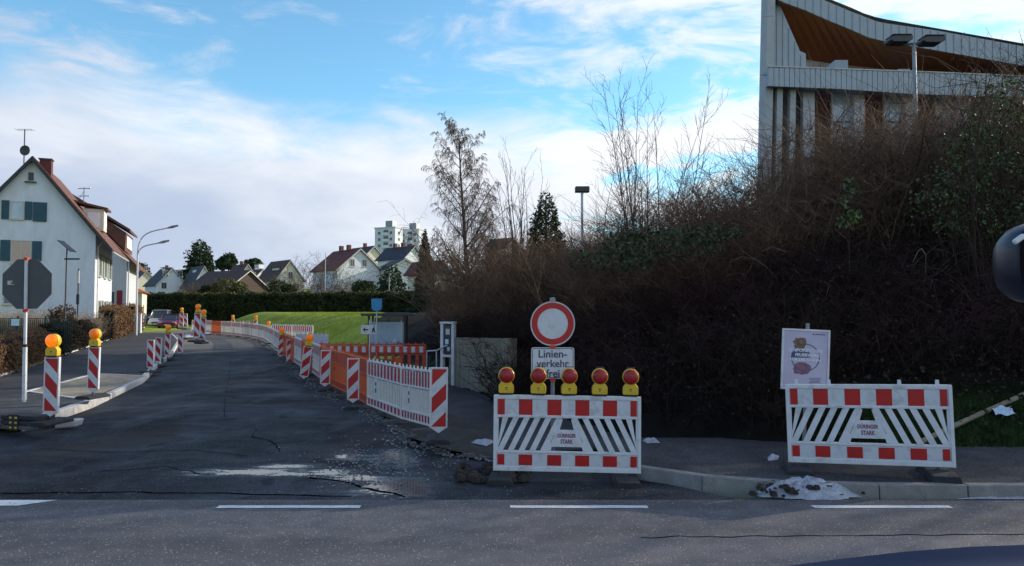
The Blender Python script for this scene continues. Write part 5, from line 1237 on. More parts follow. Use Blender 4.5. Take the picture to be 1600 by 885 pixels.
def gp_(px, Y): p = W(px, 505, Y); return Vector((p.x, Y, float(st(Y))+.0))
car('maroon car parked front on, rightmost of the three parked cars', gp_(260.5, 76), R(14), 'carmar', Hh=1.5, Wd=1.95)
car('silver van like car, middle of the three parked cars', gp_(244, 80), R(12), 'carsil', L=4.4, Hh=1.9, van=True, Wd=1.9)
car('dark blue grey car, leftmost of the three parked cars', gp_(229, 83), R(14), 'cardk', Hh=1.5)
# the dark blue van standing at the right, of which bonnet edge and mirror reach into the picture
t = thing('dark_blue_van', 'dark blue vehicle bonnet edge and wing mirror reaching in at the right', 'van', (1.9, 1.9, 0))
E = [W(1090, 893, 2.62), W(1200, 878, 2.66), W(1300, 865, 2.70), W(1400, 854, 2.74), W(1500, 846.5, 2.76), W(1600, 843, 2.74), W(1720, 846, 2.66), W(1800, 855, 2.5)]
mb = MB(); vs = []; n = len(E)
o0 = Vector((1.9, 1.9, 0))
for j, (dy, dzz) in enumerate(((0.02, -.30), (.03, -.12), (.0, -.03), (-.06, 0.0), (-.3, -.01), (-.75, -.03))):
    for e in E: vs.append(e+Vector((0, dy, dzz))-o0)
mb.add(vs, [(j*n+i, j*n+i+1, (j+1)*n+i+1, (j+1)*n+i) for j in range(5) for i in range(n-1)]); mb.build('bonnet', MT['vanblue'], t, smooth=True)
mc = W(1628, 412, 1.25)
mb = MB(); vs = []; nn = 28; rings = ((-.055, .55), (-.045, .80), (-.02, .95), (.01, 1.0), (.036, 1.0), (.042, .985))
for dy, k in rings:
    for i in range(nn):
        a = 2*math.pi*i/nn; ca, sa = math.cos(a), math.sin(a); q = 2.8
        rr = 1/((abs(ca)**q+abs(sa)**q)**(1/q)); vs.append(mc+Vector((ca*rr*.068*k, -dy, sa*rr*.071*k))-o0)
mb.add(vs, [(j*nn+i, j*nn+(i+1) % nn, (j+1)*nn+(i+1) % nn, (j+1)*nn+i) for j in range(5) for i in range(nn)]+[tuple(range(nn)), tuple(5*nn+i for i in range(nn))[::-1]])
mh = mb.build('mirror_housing', MT['mirrorpaint'], t, smooth=True)
gl = W(1592, 374, 1.20)-o0; MB().add(*[(lambda m: (m.v, m.f))(MB().box(gl, (.022, .008, .009), M=Matrix.Rotation(R(-35), 4, 'Y')))][0]).build('mirror_glint', MT['headl'], mh, bevel=.003)  # small pale block standing in for the glint on the mirror
mb = MB(); vs2 = [v for v in vs[-nn:]]; mb.add([Vector(v)*1.0+Vector((0, -.001, 0)) for v in vs2], [tuple(range(nn))]); mb.build('mirror_glass', MT['blackout'], mh)
mb = MB(); mb.tube([mc-o0+Vector((.05, 0, -.05)), mc-o0+Vector((.16, .02, -.14)), mc-o0+Vector((.34, .1, -.35)), Vector((.2, .3, 1.38))], .022, 8); mb.build('mirror_arm', MT['black'], t)
# ================================================================== VEGETATION
class Tw:
    """fast collector of thin tapering 3-sided twigs"""
    def __init__(s): s.V = []; s.F = []; s.n = 0
    def add(s, pts, r0, r1, sides=3):
        m = len(pts); o = s.n
        for i, p in enumerate(pts):
            q = pts[i+1] if i < m-1 else p; b = pts[i-1] if i else p
            dx, dy, dz = q[0]-b[0], q[1]-b[1], q[2]-b[2]; L = math.sqrt(dx*dx+dy*dy+dz*dz)+1e-9; dx /= L; dy /= L; dz /= L
            if abs(dz) < .9: ux, uy, uz = dy, -dx, 0.
            else: ux, uy, uz = 0., dz, -dy
            l = math.sqrt(ux*ux+uy*uy+uz*uz)+1e-9; ux /= l; uy /= l; uz /= l
            wx, wy, wz = dy*uz-dz*uy, dz*ux-dx*uz, dx*uy-dy*ux; r = r0+(r1-r0)*i/(m-1)
            for k in range(sides):
                a = 6.2832*k/sides; c, d = math.cos(a)*r, math.sin(a)*r; s.V.append((p[0]+ux*c+wx*d, p[1]+uy*c+wy*d, p[2]+uz*c+wz*d))
        for i in range(m-1):
            for k in range(sides): s.F.append((o+i*sides+k, o+i*sides+(k+1) % sides, o+(i+1)*sides+(k+1) % sides, o+(i+1)*sides+k))
        s.n += m*sides
    def arr(s): return np.array(s.V, np.float32), np.array(s.F, np.int32)
rnd = random.Random(11)
def wander(p, d, L, n, jit, up=0.0, droop=0.0):
    pts = [tuple(p)]; d = Vector(d).normalized(); p = Vector(p)
    for i in range(n):
        d = (d+Vector((rnd.uniform(-jit, jit), rnd.uniform(-jit, jit), rnd.uniform(-jit, jit)+up-droop*(i/n)))).normalized(); p = p+d*(L/n); pts.append(tuple(p))
    return pts, d
def bush_arrays(n_st, h, spread, lean, twigs, r=.007):
    T = Tw()
    for i in range(n_st):
        a = rnd.uniform(0, 6.28); s = rnd.uniform(0, spread); L = h*rnd.uniform(.55, 1.15)
        pts, d = wander((s*math.cos(a)*.5, s*math.sin(a)*.5, -.1), (math.cos(a)*lean*rnd.random(), math.sin(a)*lean*rnd.random(), 1), L, 4, .22)
        T.add(pts, r*rnd.uniform(.8, 1.6), r*.35)
        for k in range(twigs):
            j = rnd.randint(1, 4); b = rnd.uniform(0, 6.28); q = pts[j]
            p2, _ = wander(q, (math.cos(b), math.sin(b), rnd.uniform(.1, 1.2)), L*rnd.uniform(.18, .45), 2, .35); T.add(p2, r*.6, r*.25)
    return T.arr()
def arch_arrays(n, L0, r=.006):           # arching bramble canes
    T = Tw()
    for i in range(n):
        a = rnd.uniform(0, 6.28); L = L0*rnd.uniform(.6, 1.3); x, y = rnd.gauss(0, .45), rnd.gauss(0, .45)
        pts, d = wander((x, y, 0), (math.cos(a)*.7, math.sin(a)*.7, 1.3), L, 6, .12, 0, .75); T.add(pts, r*rnd.uniform(.8, 1.5), r*.4)
        for k in range(2):
            j = rnd.randint(1, 5); b = rnd.uniform(0, 6.28); p2, _ = wander(pts[j], (math.cos(b), math.sin(b), .4), L*.25, 2, .3); T.add(p2, r*.6, r*.3)
    return T.arr()
def scatter(arrs, P, S_, name, m, tilt=.15, zs_=None):
    Vs = []; Fs = []; o = 0
    for i, p in enumerate(P):
        V, Fq = arrs[i % len(arrs)]; a = rng.uniform(0, 6.283); c, s = math.cos(a), math.sin(a); k = S_[i] if hasattr(S_, '__len__') else S_
        tx, ty = rng.normal(0, tilt, 2); X = V[:, 0]*c-V[:, 1]*s; Y = V[:, 0]*s+V[:, 1]*c; Z = V[:, 2]*(zs_ or 1)
        Q = np.stack([X*k+tx*Z*k+p[0], Y*k+ty*Z*k+p[1], Z*k+p[2]], 1); Vs.append(Q); Fs.append(Fq+o); o += len(V)
    return npmesh(name, np.concatenate(Vs), np.concatenate(Fs), m)
def leaves(P, size, name, m, jit=.4, up=.0):
    """one small folded leaf per point"""
    P = np.asarray(P, float); n = len(P); a = rng.normal(size=(n, 3)); a[:, 2] += up; a /= np.linalg.norm(a, axis=1)[:, None]
    b = rng.normal(size=(n, 3)); b -= (a*b).sum(1)[:, None]*a; b /= np.linalg.norm(b, axis=1)[:, None]; c = np.cross(a, b)
    s = size*(1+jit*rng.uniform(-1, 1, n))[:, None]
    V = np.stack([P-b*s*.5, P+c*s*.32+a*s*.1, P+b*s*.5, P-c*s*.32+a*s*.1], 1).reshape(-1, 3); Fq = np.arange(n*4).reshape(n, 4)
    return npmesh(name, V, Fq, m)
# ---- the thicket on the bank
bushes = [bush_arrays(22, 1.25, .9, .8, 7) for _ in range(5)]
dense = [bush_arrays(26, 1.0, 1.1, 1.1, 9, .009) for _ in range(5)]
canes = [arch_arrays(26, 1.5) for _ in range(4)]
def bank_points(n, x0, x1, y0, y1, d0, d1, cond=None):
    out = []
    while len(out) < n:
        X = rng.uniform(x0, x1, 400); Y = rng.uniform(y0, y1, 400); D = bankd(X, Y); Hh = height(X, Y)
        for x, y, d, h in zip(X, Y, D, Hh):
            if d0 < d < d1 and (cond is None or cond(x, y)): out.append((x, y, h-.05))
    return out[:n]
P = bank_points(560, -8, 22, 11, 30, .35, 7.5, lambda x, y: not (x > 5.2 and y < 12.2))
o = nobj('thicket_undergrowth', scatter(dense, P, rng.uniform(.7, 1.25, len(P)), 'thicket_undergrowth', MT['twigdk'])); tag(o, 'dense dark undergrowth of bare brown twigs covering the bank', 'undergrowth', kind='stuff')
P = bank_points(230, -5, 20, 11.3, 24, .5, 6.5, lambda x, y: not (x > 5.2 and y < 12.6))
o = nobj('bramble_canes', scatter(canes, P, rng.uniform(.7, 1.2, len(P)), 'bramble_canes', MT['twigred'])); tag(o, 'reddish arching bramble canes over the dark bank', 'brambles', kind='stuff')
P = bank_points(34, 4, 20, 12, 24, 4.2, 7.5)
o = nobj('dead_stalks', scatter([arch_arrays(5, 1.4, .008)], P, rng.uniform(.8, 1.3, len(P)), 'dead_stalks', MT['twiglt'])); tag(o, 'pale dead stalks sticking out of the brambles', 'brambles', kind='stuff')
P = bank_points(26000, -9, 24, 11, 28, .1, 7); P = np.array(P)+np.stack([rng.normal(0, .1, len(P)), rng.normal(0, .1, len(P)), rng.uniform(.0, .85, len(P))], 1)
o = nobj('bramble_leaves', leaves(P, .07, 'bramble_leaves', MT['bleaf'])); tag(o, 'small dark dead leaves caught in the thicket', 'leaves', kind='stuff')
P = [(-1.7+1.75*u+.25, 22.3-3.9*u+.45, 1.25+.1*rnd.random()) for u in [k/26 for k in range(27)]]
o = nobj('wall_top_growth', scatter(dense, P, rng.uniform(.55, .9, len(P)), 'wall_top_growth', MT['twigdk'], .35)); tag(o, 'dark twigs hanging over the top of the concrete wall', 'bushes', kind='stuff')
P = [(.15+.3*rnd.random(), 18.0-.25*k, .0) for k in range(9)]
o = nobj('wall_side_growth', scatter(dense, P, rng.uniform(.9, 1.3, len(P)), 'wall_side_growth', MT['twigdk'], .3)); tag(o, 'dark bushes overgrowing the right end of the concrete wall', 'bushes', kind='stuff')
# crest bushes: silhouette measured along the photograph's skyline
sky = [(560, 470), (600, 458), (640, 440), (668, 400), (700, 392), (760, 382), (800, 370), (850, 372), (900, 372), (950, 345), (1000, 320), (1040, 298), (1090, 290), (1150, 272), (1190, 248), (1230, 225), (1260, 205), (1300, 185), (1360, 178), (1430, 178), (1490, 165), (1540, 130), (1600, 105), (1760, 60), (2100, 20), (3200, 0)]
def crest_points(n, Y0, Y1, px0, px1):
    out = []
    for i in range(n):
        px = rng.uniform(px0, px1); Y = rng.uniform(Y0, Y1); py = cur(sky, px); z = min(W(px, py, Y).z, 9.7); x = W(px, py, Y).x
        g = hz(x, Y); out.append((x, Y, g, z-g))
    return out
def crest(n, Y0, Y1, px0, px1, name, m, label, arrs, kmul=1.0):
    C = [c for c in crest_points(n, Y0, Y1, px0, px1) if c[3] > .2 and float(bankd(c[0], c[1])) > .9]
    o = nobj(name, scatter(arrs, [(c[0], c[1], c[2]-.1) for c in C], [c[3]*kmul*rng.uniform(.72, 1.05) for c in C], name, m, .12)); tag(o, label, 'bushes', kind='stuff'); return o
tall = [bush_arrays(20, 1.0, .6, .5, 15, .0034) for _ in range(6)]
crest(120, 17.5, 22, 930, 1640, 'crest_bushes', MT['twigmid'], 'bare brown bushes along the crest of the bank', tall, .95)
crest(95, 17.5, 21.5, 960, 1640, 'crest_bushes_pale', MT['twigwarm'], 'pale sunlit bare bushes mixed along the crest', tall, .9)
crest(60, 17.5, 21, 1660, 3400, 'crest_bushes_right', MT['twig'], 'bare bushes along the crest further right', tall, .95)
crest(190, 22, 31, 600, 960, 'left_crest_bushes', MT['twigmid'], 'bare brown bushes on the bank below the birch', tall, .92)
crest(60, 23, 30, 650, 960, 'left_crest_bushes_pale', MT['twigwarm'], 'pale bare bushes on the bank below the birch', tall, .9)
# ---- bare trees
def tree(name, label, cat, p, H, r, spec, m, group=None):
    """spec: stems, list of levels (count, length ratio, angle, jitter, droop, segs, start fraction)"""
    t = thing(name, label, cat, p, 0, group); T0 = Tw(); T1 = Tw()
    def rec(pts, lvl, L, rr):
        if lvl >= len(spec['lv']): return
        cnt, lr, ang, jit, droop, segs, stf = spec['lv'][lvl]
        for k in range(cnt):
            u = stf+(1-stf)*((k+rnd.random())/cnt); f = u*(len(pts)-1); i = min(int(f), len(pts)-2); q = Vector(pts[i]).lerp(Vector(pts[i+1]), f-i)
            d = (Vector(pts[i+1])-Vector(pts[i])).normalized(); b = rnd.uniform(0, 6.28); a = d.orthogonal().normalized(); s = Matrix.Rotation(b, 3, d) @ a
            nd = d*math.cos(R(ang))+s*math.sin(R(ang)); nl = L*lr*(1.15-u*spec.get('cone', .7))*rnd.uniform(.7, 1.2); nr = max(rr*(1-u*.75)*spec.get('k0', .5), spec.get('rmin', .004))
            p2, _ = wander(q, nd, nl, segs, jit, spec.get('up', .0) if lvl == 0 else 0, droop)
            (T0 if lvl == 0 else T1).add(p2, nr, max(nr*.3, spec.get('rmin', .004)*.6), 4 if lvl == 0 else 3); rec(p2, lvl+1, nl, nr)
    for s in range(spec.get('stems', 1)):
        a = rnd.uniform(0, 6.28); ln = spec.get('lean', 0)*rnd.uniform(.4, 1); hh = H*rnd.uniform(spec.get('hmin', 1), 1)
        pts, _ = wander((rnd.uniform(-.1, .1)*spec.get('stems', 1)**.5, rnd.uniform(-.1, .1), -.2), (math.cos(a)*ln, math.sin(a)*ln, 1), hh, 9, spec.get('wob', .05), .02); T0.add(pts, r, r*.12, 7); rec(pts, 0, hh, r)
    V, Fq = T0.arr(); nobj('trunk', npmesh('trunk', V, Fq, m), t)
    V, Fq = T1.arr(); nobj('crown', npmesh('crown', V, Fq, m), t)
    return t
def on_bank(px, Y): p = W(px, 400, Y); return Vector((p.x, Y, hz(p.x, Y)))
def topz(px, py, Y, p): return W(px, py, Y).z-p.z
p = on_bank(738, 31); tree('birch_tree', 'tall bare birch with drooping fine twigs left of the small spruce', 'tree', p, topz(738, 158, 31, p)*.89, .13,
     dict(lv=[(44, .36, 46, .09, .20, 8, .12), (16, .42, 42, .16, .7, 6, .1), (10, .75, 40, .10, 2.2, 6, .1)], cone=.82, rmin=.0062, wob=.045, up=.10, k0=.34), MT['birch'])
p = on_bank(1012, 19.5); tree('bare_sapling', 'multi stemmed bare sapling, tallest against the sky left of the hall', 'tree', p, topz(1045, 100, 19.5, p), .026,
     dict(stems=15, lean=.27, hmin=.5, lv=[(14, .20, 34, .08, -.12, 4, .15), (6, .42, 34, .12, 0, 3, .2)], cone=.5, rmin=.0045, wob=.05, up=.05), MT['sapl'])
p = on_bank(1105, 18.5); tree('bare_sapling', 'lower forked bare sapling right of the tallest one', 'tree', p, topz(1110, 215, 18.5, p), .026,
     dict(stems=7, lean=.55, hmin=.6, lv=[(10, .28, 42, .13, 0, 4, .2), (5, .4, 38, .16, 0, 3, .2)], cone=.5, rmin=.0042, wob=.09, up=.03), MT['sapl'])
p = on_bank(822, 27); tree('bare_shrub_tree', 'upright bare shoots between birch and small spruce', 'tree', p, topz(820, 238, 27, p), .035,
     dict(stems=12, lean=.32, hmin=.6, lv=[(8, .22, 22, .08, -.1, 4, .25), (3, .4, 25, .12, 0, 2, .3)], cone=.5, rmin=.005, wob=.04), MT['sapl'])
p = on_bank(862, 21); tree('pale_bare_tree', 'pale sunlit bare small tree in front of the spruce', 'tree', p, topz(850, 325, 21, p), .026,
     dict(stems=3, lean=.5, hmin=.75, lv=[(10, .36, 48, .16, 0, 4, .2), (5, .4, 42, .2, 0, 3, .2)], cone=.5, rmin=.0042, wob=.12), MT['twigwarm'])
p = on_bank(930, 20); tree('leaning_bare_shrub', 'low bare shrub leaning left beside the box shaped lamp', 'tree', p, topz(920, 270, 20, p), .03,
     dict(stems=5, lean=.8, hmin=.6, lv=[(8, .35, 45, .15, 0, 4, .2), (3, .4, 42, .2, 0, 2, .2)], cone=.5, rmin=.004, wob=.1), MT['sapl'])
p = on_bank(700, 27); tree('bare_shrub_tree', 'bushy bare shrub tree left below the birch', 'tree', p, topz(700, 300, 27, p), .04,
     dict(stems=6, lean=.5, hmin=.6, lv=[(10, .35, 42, .15, 0, 4, .2), (5, .4, 42, .2, .2, 3, .2)], cone=.5, rmin=.0045, wob=.1), MT['birch'])
p = on_bank(785, 28); tree('bare_shrub_tree', 'bushy bare shrub tree right below the birch', 'tree', p, topz(785, 285, 28, p), .04,
     dict(stems=6, lean=.5, hmin=.6, lv=[(10, .35, 42, .15, 0, 4, .2), (5, .4, 42, .2, .2, 3, .2)], cone=.5, rmin=.0045, wob=.1), MT['birch'])
p = on_bank(1555, 14.5); tree('bare_gnarled_shrub', 'tangled bare shrub before the hall at the right edge', 'tree', p, topz(1545, 25, 14.5, p), .045,
     dict(stems=5, lean=.45, hmin=.6, lv=[(11, .35, 55, .22, 0, 5, .2), (6, .45, 50, .3, 0, 3, .15), (3, .4, 45, .3, 0, 2, .2)], cone=.5, rmin=.0035, wob=.14), MT['twig'])
for i, (px, Y, py) in enumerate(((1480, 17.5, 120), (1395, 17.5, 140))):
    p = on_bank(px, Y); tree('bare_shrub_tree', ('thin bare shrub before the balcony of the hall', 'thin bare shrub below the twin lamp heads')[i], 'tree', p, topz(px, py, Y, p), .05,
     dict(stems=6, lean=.5, hmin=.6, lv=[(9, .35, 48, .18, 0, 4, .2), (5, .45, 45, .25, 0, 3, .2)], cone=.5, rmin=.004, wob=.12), MT['twig'], 'bare shrub trees on the right bank')
# ---- evergreen climber at right, ivy patches
def blob_pts(c, r, n, seed=0):
    v = rng.normal(size=(n, 3)); v /= np.linalg.norm(v, axis=1)[:, None]; k = rng.uniform(.45, 1, n)**.5
    nz = np.array([mnoise.noise(Vector((a*1.8+seed, b*1.8, d*1.8))) for a, b, d in v]); return np.array(c)+v*np.array(r)*(k*(1+.55*nz))[:, None]
Q = []
for px, py, Y, rx, rz_, n in ((1545, 175, 15.4, .35, .7, 420), (1585, 150, 15.4, .4, .5, 380), (1600, 215, 15.2, .8, .7, 900), (1540, 240, 15.2, .7, .5, 800), (1570, 290, 15, 1.1, .5, 1300), (1500, 285, 15, .6, .5, 500), (1620, 340, 14.8, 1.1, .5, 1200), (1530, 350, 14.8, .9, .4, 800), (1660, 260, 15, .9, .9, 1600), (1470, 320, 15, .6, .35, 350), (1500, 220, 15.4, .4, .4, 220)):
    Q.append(blob_pts(W(px, py, Y), (rx, .6, rz_), int(n*.6), px))
t = thing('evergreen_climber', 'green leafed climber over the thicket at the right picture edge', 'plant', W(1560, 420, 14.2)); t.location.z = hz(t.location.x, 14.2)
o = nobj('leaves', leaves(np.concatenate(Q)-np.array(t.location), .075, 'leaves', MT['gleafb']), t)
o = nobj('dry_leaves', leaves((np.concatenate(Q)[::3]+rng.normal(0, .12, (len(np.concatenate(Q)[::3]), 3)))-np.array(t.location), .06, 'dry_leaves', MT['beechd']), t)
T = Tw()
for k in range(160):
    q = Q[k % 11][rnd.randint(0, 120)]; pts, _ = wander((rnd.uniform(-.6, .6), rnd.uniform(-.3, .3), -.2), Vector(q)-t.location, (Vector(q)-t.location).length*1.15, 7, .14); T.add(pts, .010, .003)
V, Fq = T.arr(); nobj('stems', npmesh('stems', V, Fq, MT['twig']), t)
Q = [blob_pts(W(px, py, Y), (rx, .5, rz_), n, px) for px, py, Y, rx, rz_, n in ((1030, 380, 15, 1.3, .3, 900), (985, 400, 15, .6, .4, 380), (1110, 365, 15, .7, .2, 320), (960, 405, 15, .9, .25, 300))]
o = nobj('ivy_patch', leaves(np.concatenate(Q), .085, 'ivy_patch', MT['gleaf'])); tag(o, 'patch of dull green ivy leaves on the dark bank left of centre right', 'ivy', kind='stuff')
Q = [blob_pts(W(px, py, Y), (.12, .2, .16), 34, px) for px, py, Y in ((1328, 292, 14), (1322, 315, 14), (1335, 335, 14), (1318, 345, 14))]
t = thing('green_shoot', 'small yellow green leafy shoot in the brambles below the hall windows', 'plant', W(1326, 350, 14))
for q in Q: nobj('leaf_tuft', leaves(q-np.array(t.location), .10, 'leaf_tuft', MT['gleafb']), t)
T = Tw(); T.add([(0, 0, -.9), (0, 0, -.2), (.03, 0, .7)], .008, .004); V, Fq = T.arr(); nobj('stem', npmesh('stem', V, Fq, MT['twig']), t)
# ---- conifers
def conifer(name, label, p, H, rw, m, n, top=.06, group=None, cat='tree', leaf=.16, bumps=1.0, base=.0):
    t = thing(name, label, cat, p, 0, group); mb = MB(); mb.tube([(0, 0, -.3), (0, 0, H*.96)], [max(.05, rw*.09), .02], 6); mb.build('trunk', MT['twig'], t)
    z = (1-np.sqrt(rng.uniform(0, 1, n)))*(H*(1-base))*1.0+H*base; a = rng.uniform(0, 6.283, n); u = (z-H*base)/(H*(1-base))
    lay = .72+.28*np.abs(np.sin(z*math.pi/(H*.075)+np.sin(a*3)))
    nz = np.array([mnoise.noise(Vector((math.cos(q)*1.6, math.sin(q)*1.6, w*2.2/max(.5, H*.12)))) for q, w in zip(a, z)])
    r = rw*((1-u)**.85+top)*lay*(1+.5*bumps*nz)*rng.uniform(.35, 1, n)**.5
    P = np.stack([np.cos(a)*r, np.sin(a)*r, z], 1); nobj('crown', leaves(P, leaf, 'crown', m), t); return t
p = on_bank(853, 26); conifer('spruce_tree', 'small dense dark spruce behind bare branches left of the box lamp', p, topz(853, 298, 26, p), 1.25, MT['conif'], 22000, top=.12, leaf=.085)
p = W(664, 470, 60); conifer('conifer_tree', 'narrow pointed conifer right of the apartment towers', (p.x, 60, hz(p.x, 60)), W(0, 358, 60).z-hz(p.x, 60), 1.2, MT['conif'], 7000, leaf=.2)
p = W(612, 470, 95); conifer('conifer_tree', 'dark rounded conifer between white gable and low white house', (p.x, 95, hz(p.x, 95)), W(0, 414, 95).z-hz(p.x, 95), 2.6, MT['conif'], 5000, top=.3, leaf=.35)
p = W(312, 440, 210); conifer('pine_tree', 'tall dark pine above the dark blue roof, highest tree on the rise', (p.x, 210, hz(p.x, 210)), W(0, 374, 210).z-hz(p.x, 210), 4.2, MT['conif'], 6000, top=.35, leaf=.7, bumps=1.6, base=.2)
p = W(352, 440, 200); g_ = hz(p.x, 200)
def round_tree(label, px, pyc, Y, rx, rz_, m, n=2500, leaf=.5, cat='tree', name='round_tree', group=None):
    p = W(px, pyc, Y); g = hz(p.x, Y); t = thing(name, label, cat, (p.x, Y, g), 0, group)
    nobj('crown', leaves(blob_pts((0, 0, p.z-g), (rx, rx, rz_), n, px), leaf, 'crown', m), t); mb = MB(); mb.tube([(0, 0, -.5), (0, 0, p.z-g)], [rx*.12, rx*.05], 6); mb.build('trunk', MT['twig'], t)
round_tree('round crowned dark pine right of the tall pine', 357, 409, 200, 2.3, 2.0, MT['conif'])
round_tree('darker small crown left of the round crowned pine', 346, 413, 205, 1.4, 1.8, MT['conif'], 1500)
round_tree('small green tree between white gable and brown roof', 396, 412, 220, 2.4, 1.5, MT['hedge'])
round_tree('small tree behind the leftmost far house', 219, 424, 240, 3.0, 2.6, MT['hedge'])
round_tree('clipped round bush over the hedge below the red roofed house', 568, 452, 90, 1.5, 1.0, MT['hedge'], 3500, .2, 'bush', 'round_bush')
for i, (px, py, r_) in enumerate(((334, 452, .7), (353, 449, 1.3), (374, 452, .9), (433, 453, 1.2), (452, 455, .9), (322, 455, .8))):
    round_tree(('small clipped bush left of the barn roof', 'largest olive clipped bush before the brown barn roof', 'clipped bush right of the largest one before the barn roof', 'dark bush before the house with three dormers', 'low dark bush right under the house with three dormers', 'leftmost low bush before the barn roof')[i], px, py, 90, r_, r_*.95, MT['hedgetop' if i in (0, 1, 2) else 'hedge'], 1800, .2, 'bush', 'round_bush', 'bushes behind the long hedge')
for i, (px, Y, py, w) in enumerate(((474, 100, 402, .8), (489, 96, 410, .7), (503, 102, 405, .7), (520, 98, 400, .9), (535, 97, 408, .8), (462, 105, 412, .6), (300, 120, 440, .5), (290, 120, 443, .5), (428, 110, 430, .5), (440, 112, 428, .5), (548, 100, 425, .5), (596, 96, 430, .5))):
    p = W(px, 455, Y); g = hz(p.x, Y); tree('bare_shrub_tree', ('bare reddish shrub tree left of the slim pole', 'low bare shrub just left of the slim pole', 'bare shrub behind the slim pole', 'tall bare weeping shrub before the red roof', 'bare shrub touching the white gable', 'leftmost bare shrub right of the cream gable', 'bare shrub before the white wall of the blue roofed house', 'bare shrub left before the blue roofed house', 'bare shrub before the dormered house', 'bare shrub right before the cream gable', 'low bare shrub under the white gable', 'pale bare shrub between white gable and conifer')[i], 'tree', (p.x, Y, g), W(0, py, Y).z-g, .06,
        dict(stems=8, lean=.6, hmin=.6, lv=[(9, .4, 45, .15, .3, 4, .25), (5, .45, 45, .2, .5, 3, .2)], cone=.4, rmin=.014, wob=.1), MT['birch'])
p = W(508, 456, 92); mb = MB(); mb.tube([(p.x, 92, hz(p.x, 92)), (p.x, 92, W(0, 395, 92).z)], .05, 6); tag(mb.build('slim_pole', MT['galvlt']), 'slim grey pole standing before the red roofed house', 'pole')
p = W(608, 456, 92); mb = MB(); mb.tube([(p.x, 92, hz(p.x, 92)), (p.x, 92, W(0, 432, 92).z)], .05, 6); tag(mb.build('slim_pole', MT['galvlt']), 'short grey pole before the dark rounded conifer', 'pole')
# ---- hedges
def hedge(label, pts, w, h, m, n, leaf, z0=None, core=True, group=None, top=None, name='hedge', rough=.12):
    t = thing(name, label, 'hedge', (pts[0][0], pts[0][1], 0), 0, group); ox, oy = pts[0]
    segs = [(Vector(a), Vector(b)) for a, b in zip(pts[:-1], pts[1:])]; Ls = [(b-a).length for a, b in segs]; tot = sum(Ls); P = []
    for (a, b), L in zip(segs, Ls):
        k = int(n*L/tot); u = rng.uniform(0, 1, k); d = (b-a)/L; nn = Vector((-d.y, d.x)); f = rng.uniform(0, 1, k); side = rng.uniform(-1, 1, k)*w/2; zz_ = rng.uniform(0, 1, k)*h
        onside = f < h*1.0/(h+w*.6); side = np.where(onside, np.where(rng.uniform(0, 1, k) < .65, -1, 1)*w/2, side); zz_ = np.where(onside, zz_, h)
        x = a.x+d.x*u*L+nn.x*side; y = a.y+d.y*u*L+nn.y*side; g = (height(x, y) if z0 is None else np.full(k, z0))
        b1 = np.array([mnoise.noise(Vector((xx*.9, yy_*.9, q*1.2))) for xx, yy_, q in zip(x, y, zz_)]); out = rough*b1*1.6+rng.normal(0, rough*.45, k)
        sgn = np.sign(side)*onside; P.append(np.stack([x+nn.x*out*sgn-ox, y+nn.y*out*sgn-oy, g+zz_+np.where(onside, 0, out)], 1))
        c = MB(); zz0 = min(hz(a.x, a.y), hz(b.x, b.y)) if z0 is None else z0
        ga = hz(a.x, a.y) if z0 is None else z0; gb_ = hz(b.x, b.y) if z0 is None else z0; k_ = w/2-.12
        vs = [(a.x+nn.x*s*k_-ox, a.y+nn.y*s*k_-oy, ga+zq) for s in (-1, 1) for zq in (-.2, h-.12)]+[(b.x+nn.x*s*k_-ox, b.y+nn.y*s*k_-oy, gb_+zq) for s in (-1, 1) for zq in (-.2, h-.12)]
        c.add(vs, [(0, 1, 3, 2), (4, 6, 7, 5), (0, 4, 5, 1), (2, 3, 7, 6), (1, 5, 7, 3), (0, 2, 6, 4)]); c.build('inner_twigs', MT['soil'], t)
    nobj('foliage', leaves(np.concatenate(P), leaf, 'foliage', m), t); return t
def hx(y): return hedge_x(y)-.45
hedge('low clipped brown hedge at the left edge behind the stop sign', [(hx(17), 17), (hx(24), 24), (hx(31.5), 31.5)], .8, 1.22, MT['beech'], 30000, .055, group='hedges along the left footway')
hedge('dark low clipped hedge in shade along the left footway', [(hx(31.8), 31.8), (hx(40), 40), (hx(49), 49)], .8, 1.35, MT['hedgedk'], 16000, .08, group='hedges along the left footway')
hedge('tall russet beech hedge beside the gate posts', [(hx(49.5), 49.5), (hx(60), 60)], 1.1, 2.05, MT['beech'], 22000, .10, group='hedges along the left footway', rough=.2)
hedge('far end of the russet beech hedge beyond the gate posts', [(hx(63), 63), (hx(70), 70)], 1.1, 2.2, MT['beech'], 8000, .12, group='hedges along the left footway', rough=.2)
pts = [W(px, 480, Y) for px, Y in ((190, 88), (300, 87), (420, 86), (520, 85), (600, 84), (720, 80))]
hedge('very long tall clipped dark green hedge behind the grass mound', [(p.x, p.y) for p in pts], 1.6, 3.3, MT['hedge'], 60000, .22, z0=1.0, rough=.22)
P = []
for a, b in zip(pts[:-1], pts[1:]):
    for k in range(2600): u = rnd.random(); q = a.lerp(b, u); P.append((q.x, q.y+rnd.uniform(-.85, .8), 4.25+rnd.gauss(0, .12)+.18*mnoise.noise(Vector((q.x*.4, 0, 0)))))
o = nobj('hedge_top_sunlit', leaves(P, .2, 'hedge_top_sunlit', MT['hedgetop'])); tag(o, 'bronze green leaves along the long hedge top, coloured as sunlit', 'leaves', kind='stuff')  # leaf layer whose lighter colour stands in for sun on the top
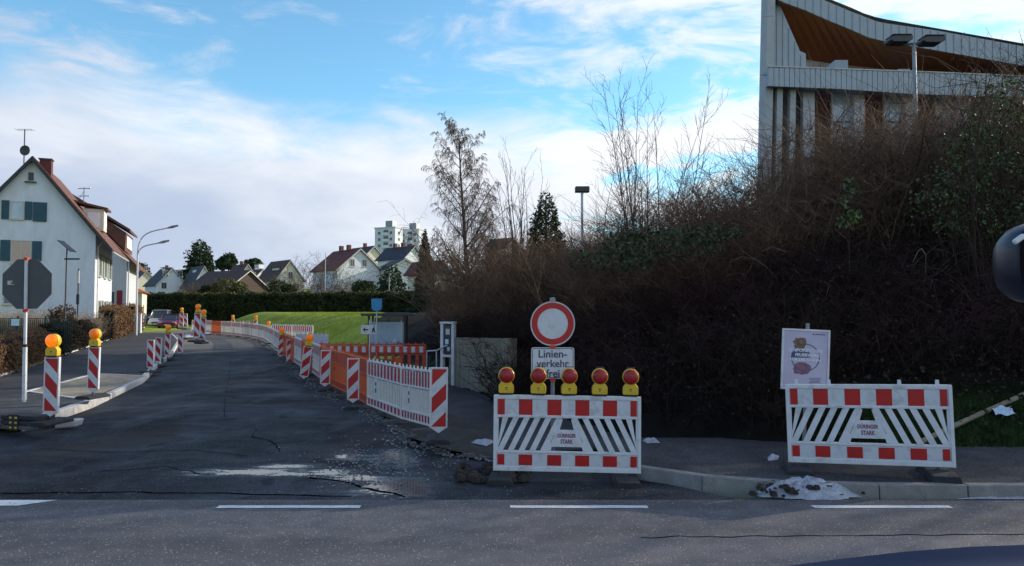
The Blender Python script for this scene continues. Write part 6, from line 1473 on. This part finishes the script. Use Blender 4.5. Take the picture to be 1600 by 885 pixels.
# brown bush at the foot of the mound, pale shrubs at the white house
P = [];
for px, py, Y in ((500, 527, 30), (520, 520, 31), (540, 512, 33), (556, 505, 35), (574, 500, 37), (530, 528, 29.5)):
    p = W(px, py, Y); P.append((p.x, Y, hz(p.x, Y)-.05))
o = nobj('brown_shrubs', scatter(dense, P*3, rng.uniform(.5, .75, 18), 'brown_shrubs', MT['twig'])); tag(o, 'dark brown low shrubs at the foot of the grass mound', 'bushes', kind='stuff')
for i in range(9):
    px = -10+i*19; Y = 43; p = W(px, 490, Y); g = .75
    o = nobj('pale_shrub', scatter(bushes, [(rnd.uniform(-.5, .5), rnd.uniform(-.3, .3), 0) for _ in range(6)], rng.uniform(1.0, 1.3, 6), 'pale_shrub', MT['twiglt']), loc=(p.x, Y, g))
    tag(o, ('leftmost pale dry shrub before the white house', 'second pale dry shrub from the left before the white house', 'pale dry shrub behind the stop sign post', 'pale dry shrub right of the stop sign post', 'pale dry shrub left of the solar post', 'pale dry shrub at the solar post', 'pale dry shrub between the two dark posts', 'pale dry shrub right of the slim timetable post', 'pale shrub at the lit corner of the white house')[i], 'shrub', 'pale dry shrubs before the white house')
p = W(95, 497, 40); o = nobj('russet_bush', leaves(blob_pts((0, 0, .9), (.85, .6, .95), 2500, 3), .12, 'russet_bush', MT['beechd']), loc=(p.x, 40, .6)); tag(o, 'russet leafy bush at the foot of the solar panel post', 'bush')
# ---- verge grass
def blades(P, h, name, m):
    P = np.asarray(P, float); n = len(P); a = rng.uniform(0, 6.283, n); w = .008; dx, dy = np.cos(a)*w, np.sin(a)*w; hh = h*rng.uniform(.5, 1.3, n); lx, ly = rng.normal(0, .4, n)*hh, rng.normal(0, .4, n)*hh
    V = np.stack([P-np.stack([dx, dy, dx*0], 1), P+np.stack([dx, dy, dx*0], 1), P+np.stack([lx, ly, hh], 1)], 1).reshape(-1, 3); return npmesh(name, V, np.arange(n*3).reshape(n, 3), m)
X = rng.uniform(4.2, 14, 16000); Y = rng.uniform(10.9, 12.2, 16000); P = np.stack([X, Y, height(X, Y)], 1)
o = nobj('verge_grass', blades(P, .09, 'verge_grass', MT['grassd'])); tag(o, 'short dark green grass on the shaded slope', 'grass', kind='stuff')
X = rng.uniform(-26, 0, 60000); Y = rng.uniform(36, 72, 60000); k = ((X-interp(RE, Y))*.92 > 2.5) & (bankd(X, Y) < 0); P = np.stack([X, Y, height(X, Y)], 1)[k]
me = blades(P, .14, 'mound_grass', MT['grass']); o = nobj('mound_grass', me); tag(o, 'sunlit green grass on the mound beyond the fences', 'grass', kind='stuff')
mb = MB()
for i in range(90):
    p = G(rnd.uniform(715, 830), rnd.uniform(726, 752), 0); s = rnd.uniform(.02, .085); mb.box((p.x, p.y, s*.3), (s*1.8, s*1.4, s), rnd.uniform(0, 3), taper=.55)
tag(mb.build('earth_clods', MT['dirt'], bevel=.01), 'heap of dark earth clods at the left foot of the barrier with lamps', 'rubble', kind='stuff')
# ---- grit on the footway and at the road edge
mb = MB()
for i in range(260):
    y = 8.6+abs(rnd.gauss(0, .22)); x = rnd.uniform(-9, 3.0); 
    if i % 3 == 0: y = 8.30-abs(rnd.gauss(0, .12)); x = rnd.uniform(-8, 7)
    s = rnd.uniform(.004, .012); mb.box((x, y, .003+(-.02 if y > 8.5 else 0)+s*.3), (s*1.5, s, s*.8), rnd.uniform(0, 3), taper=.6)
tag(mb.build('road_grit', MT['stone']), 'loose grit scattered along the road edge', 'grit', kind='stuff')
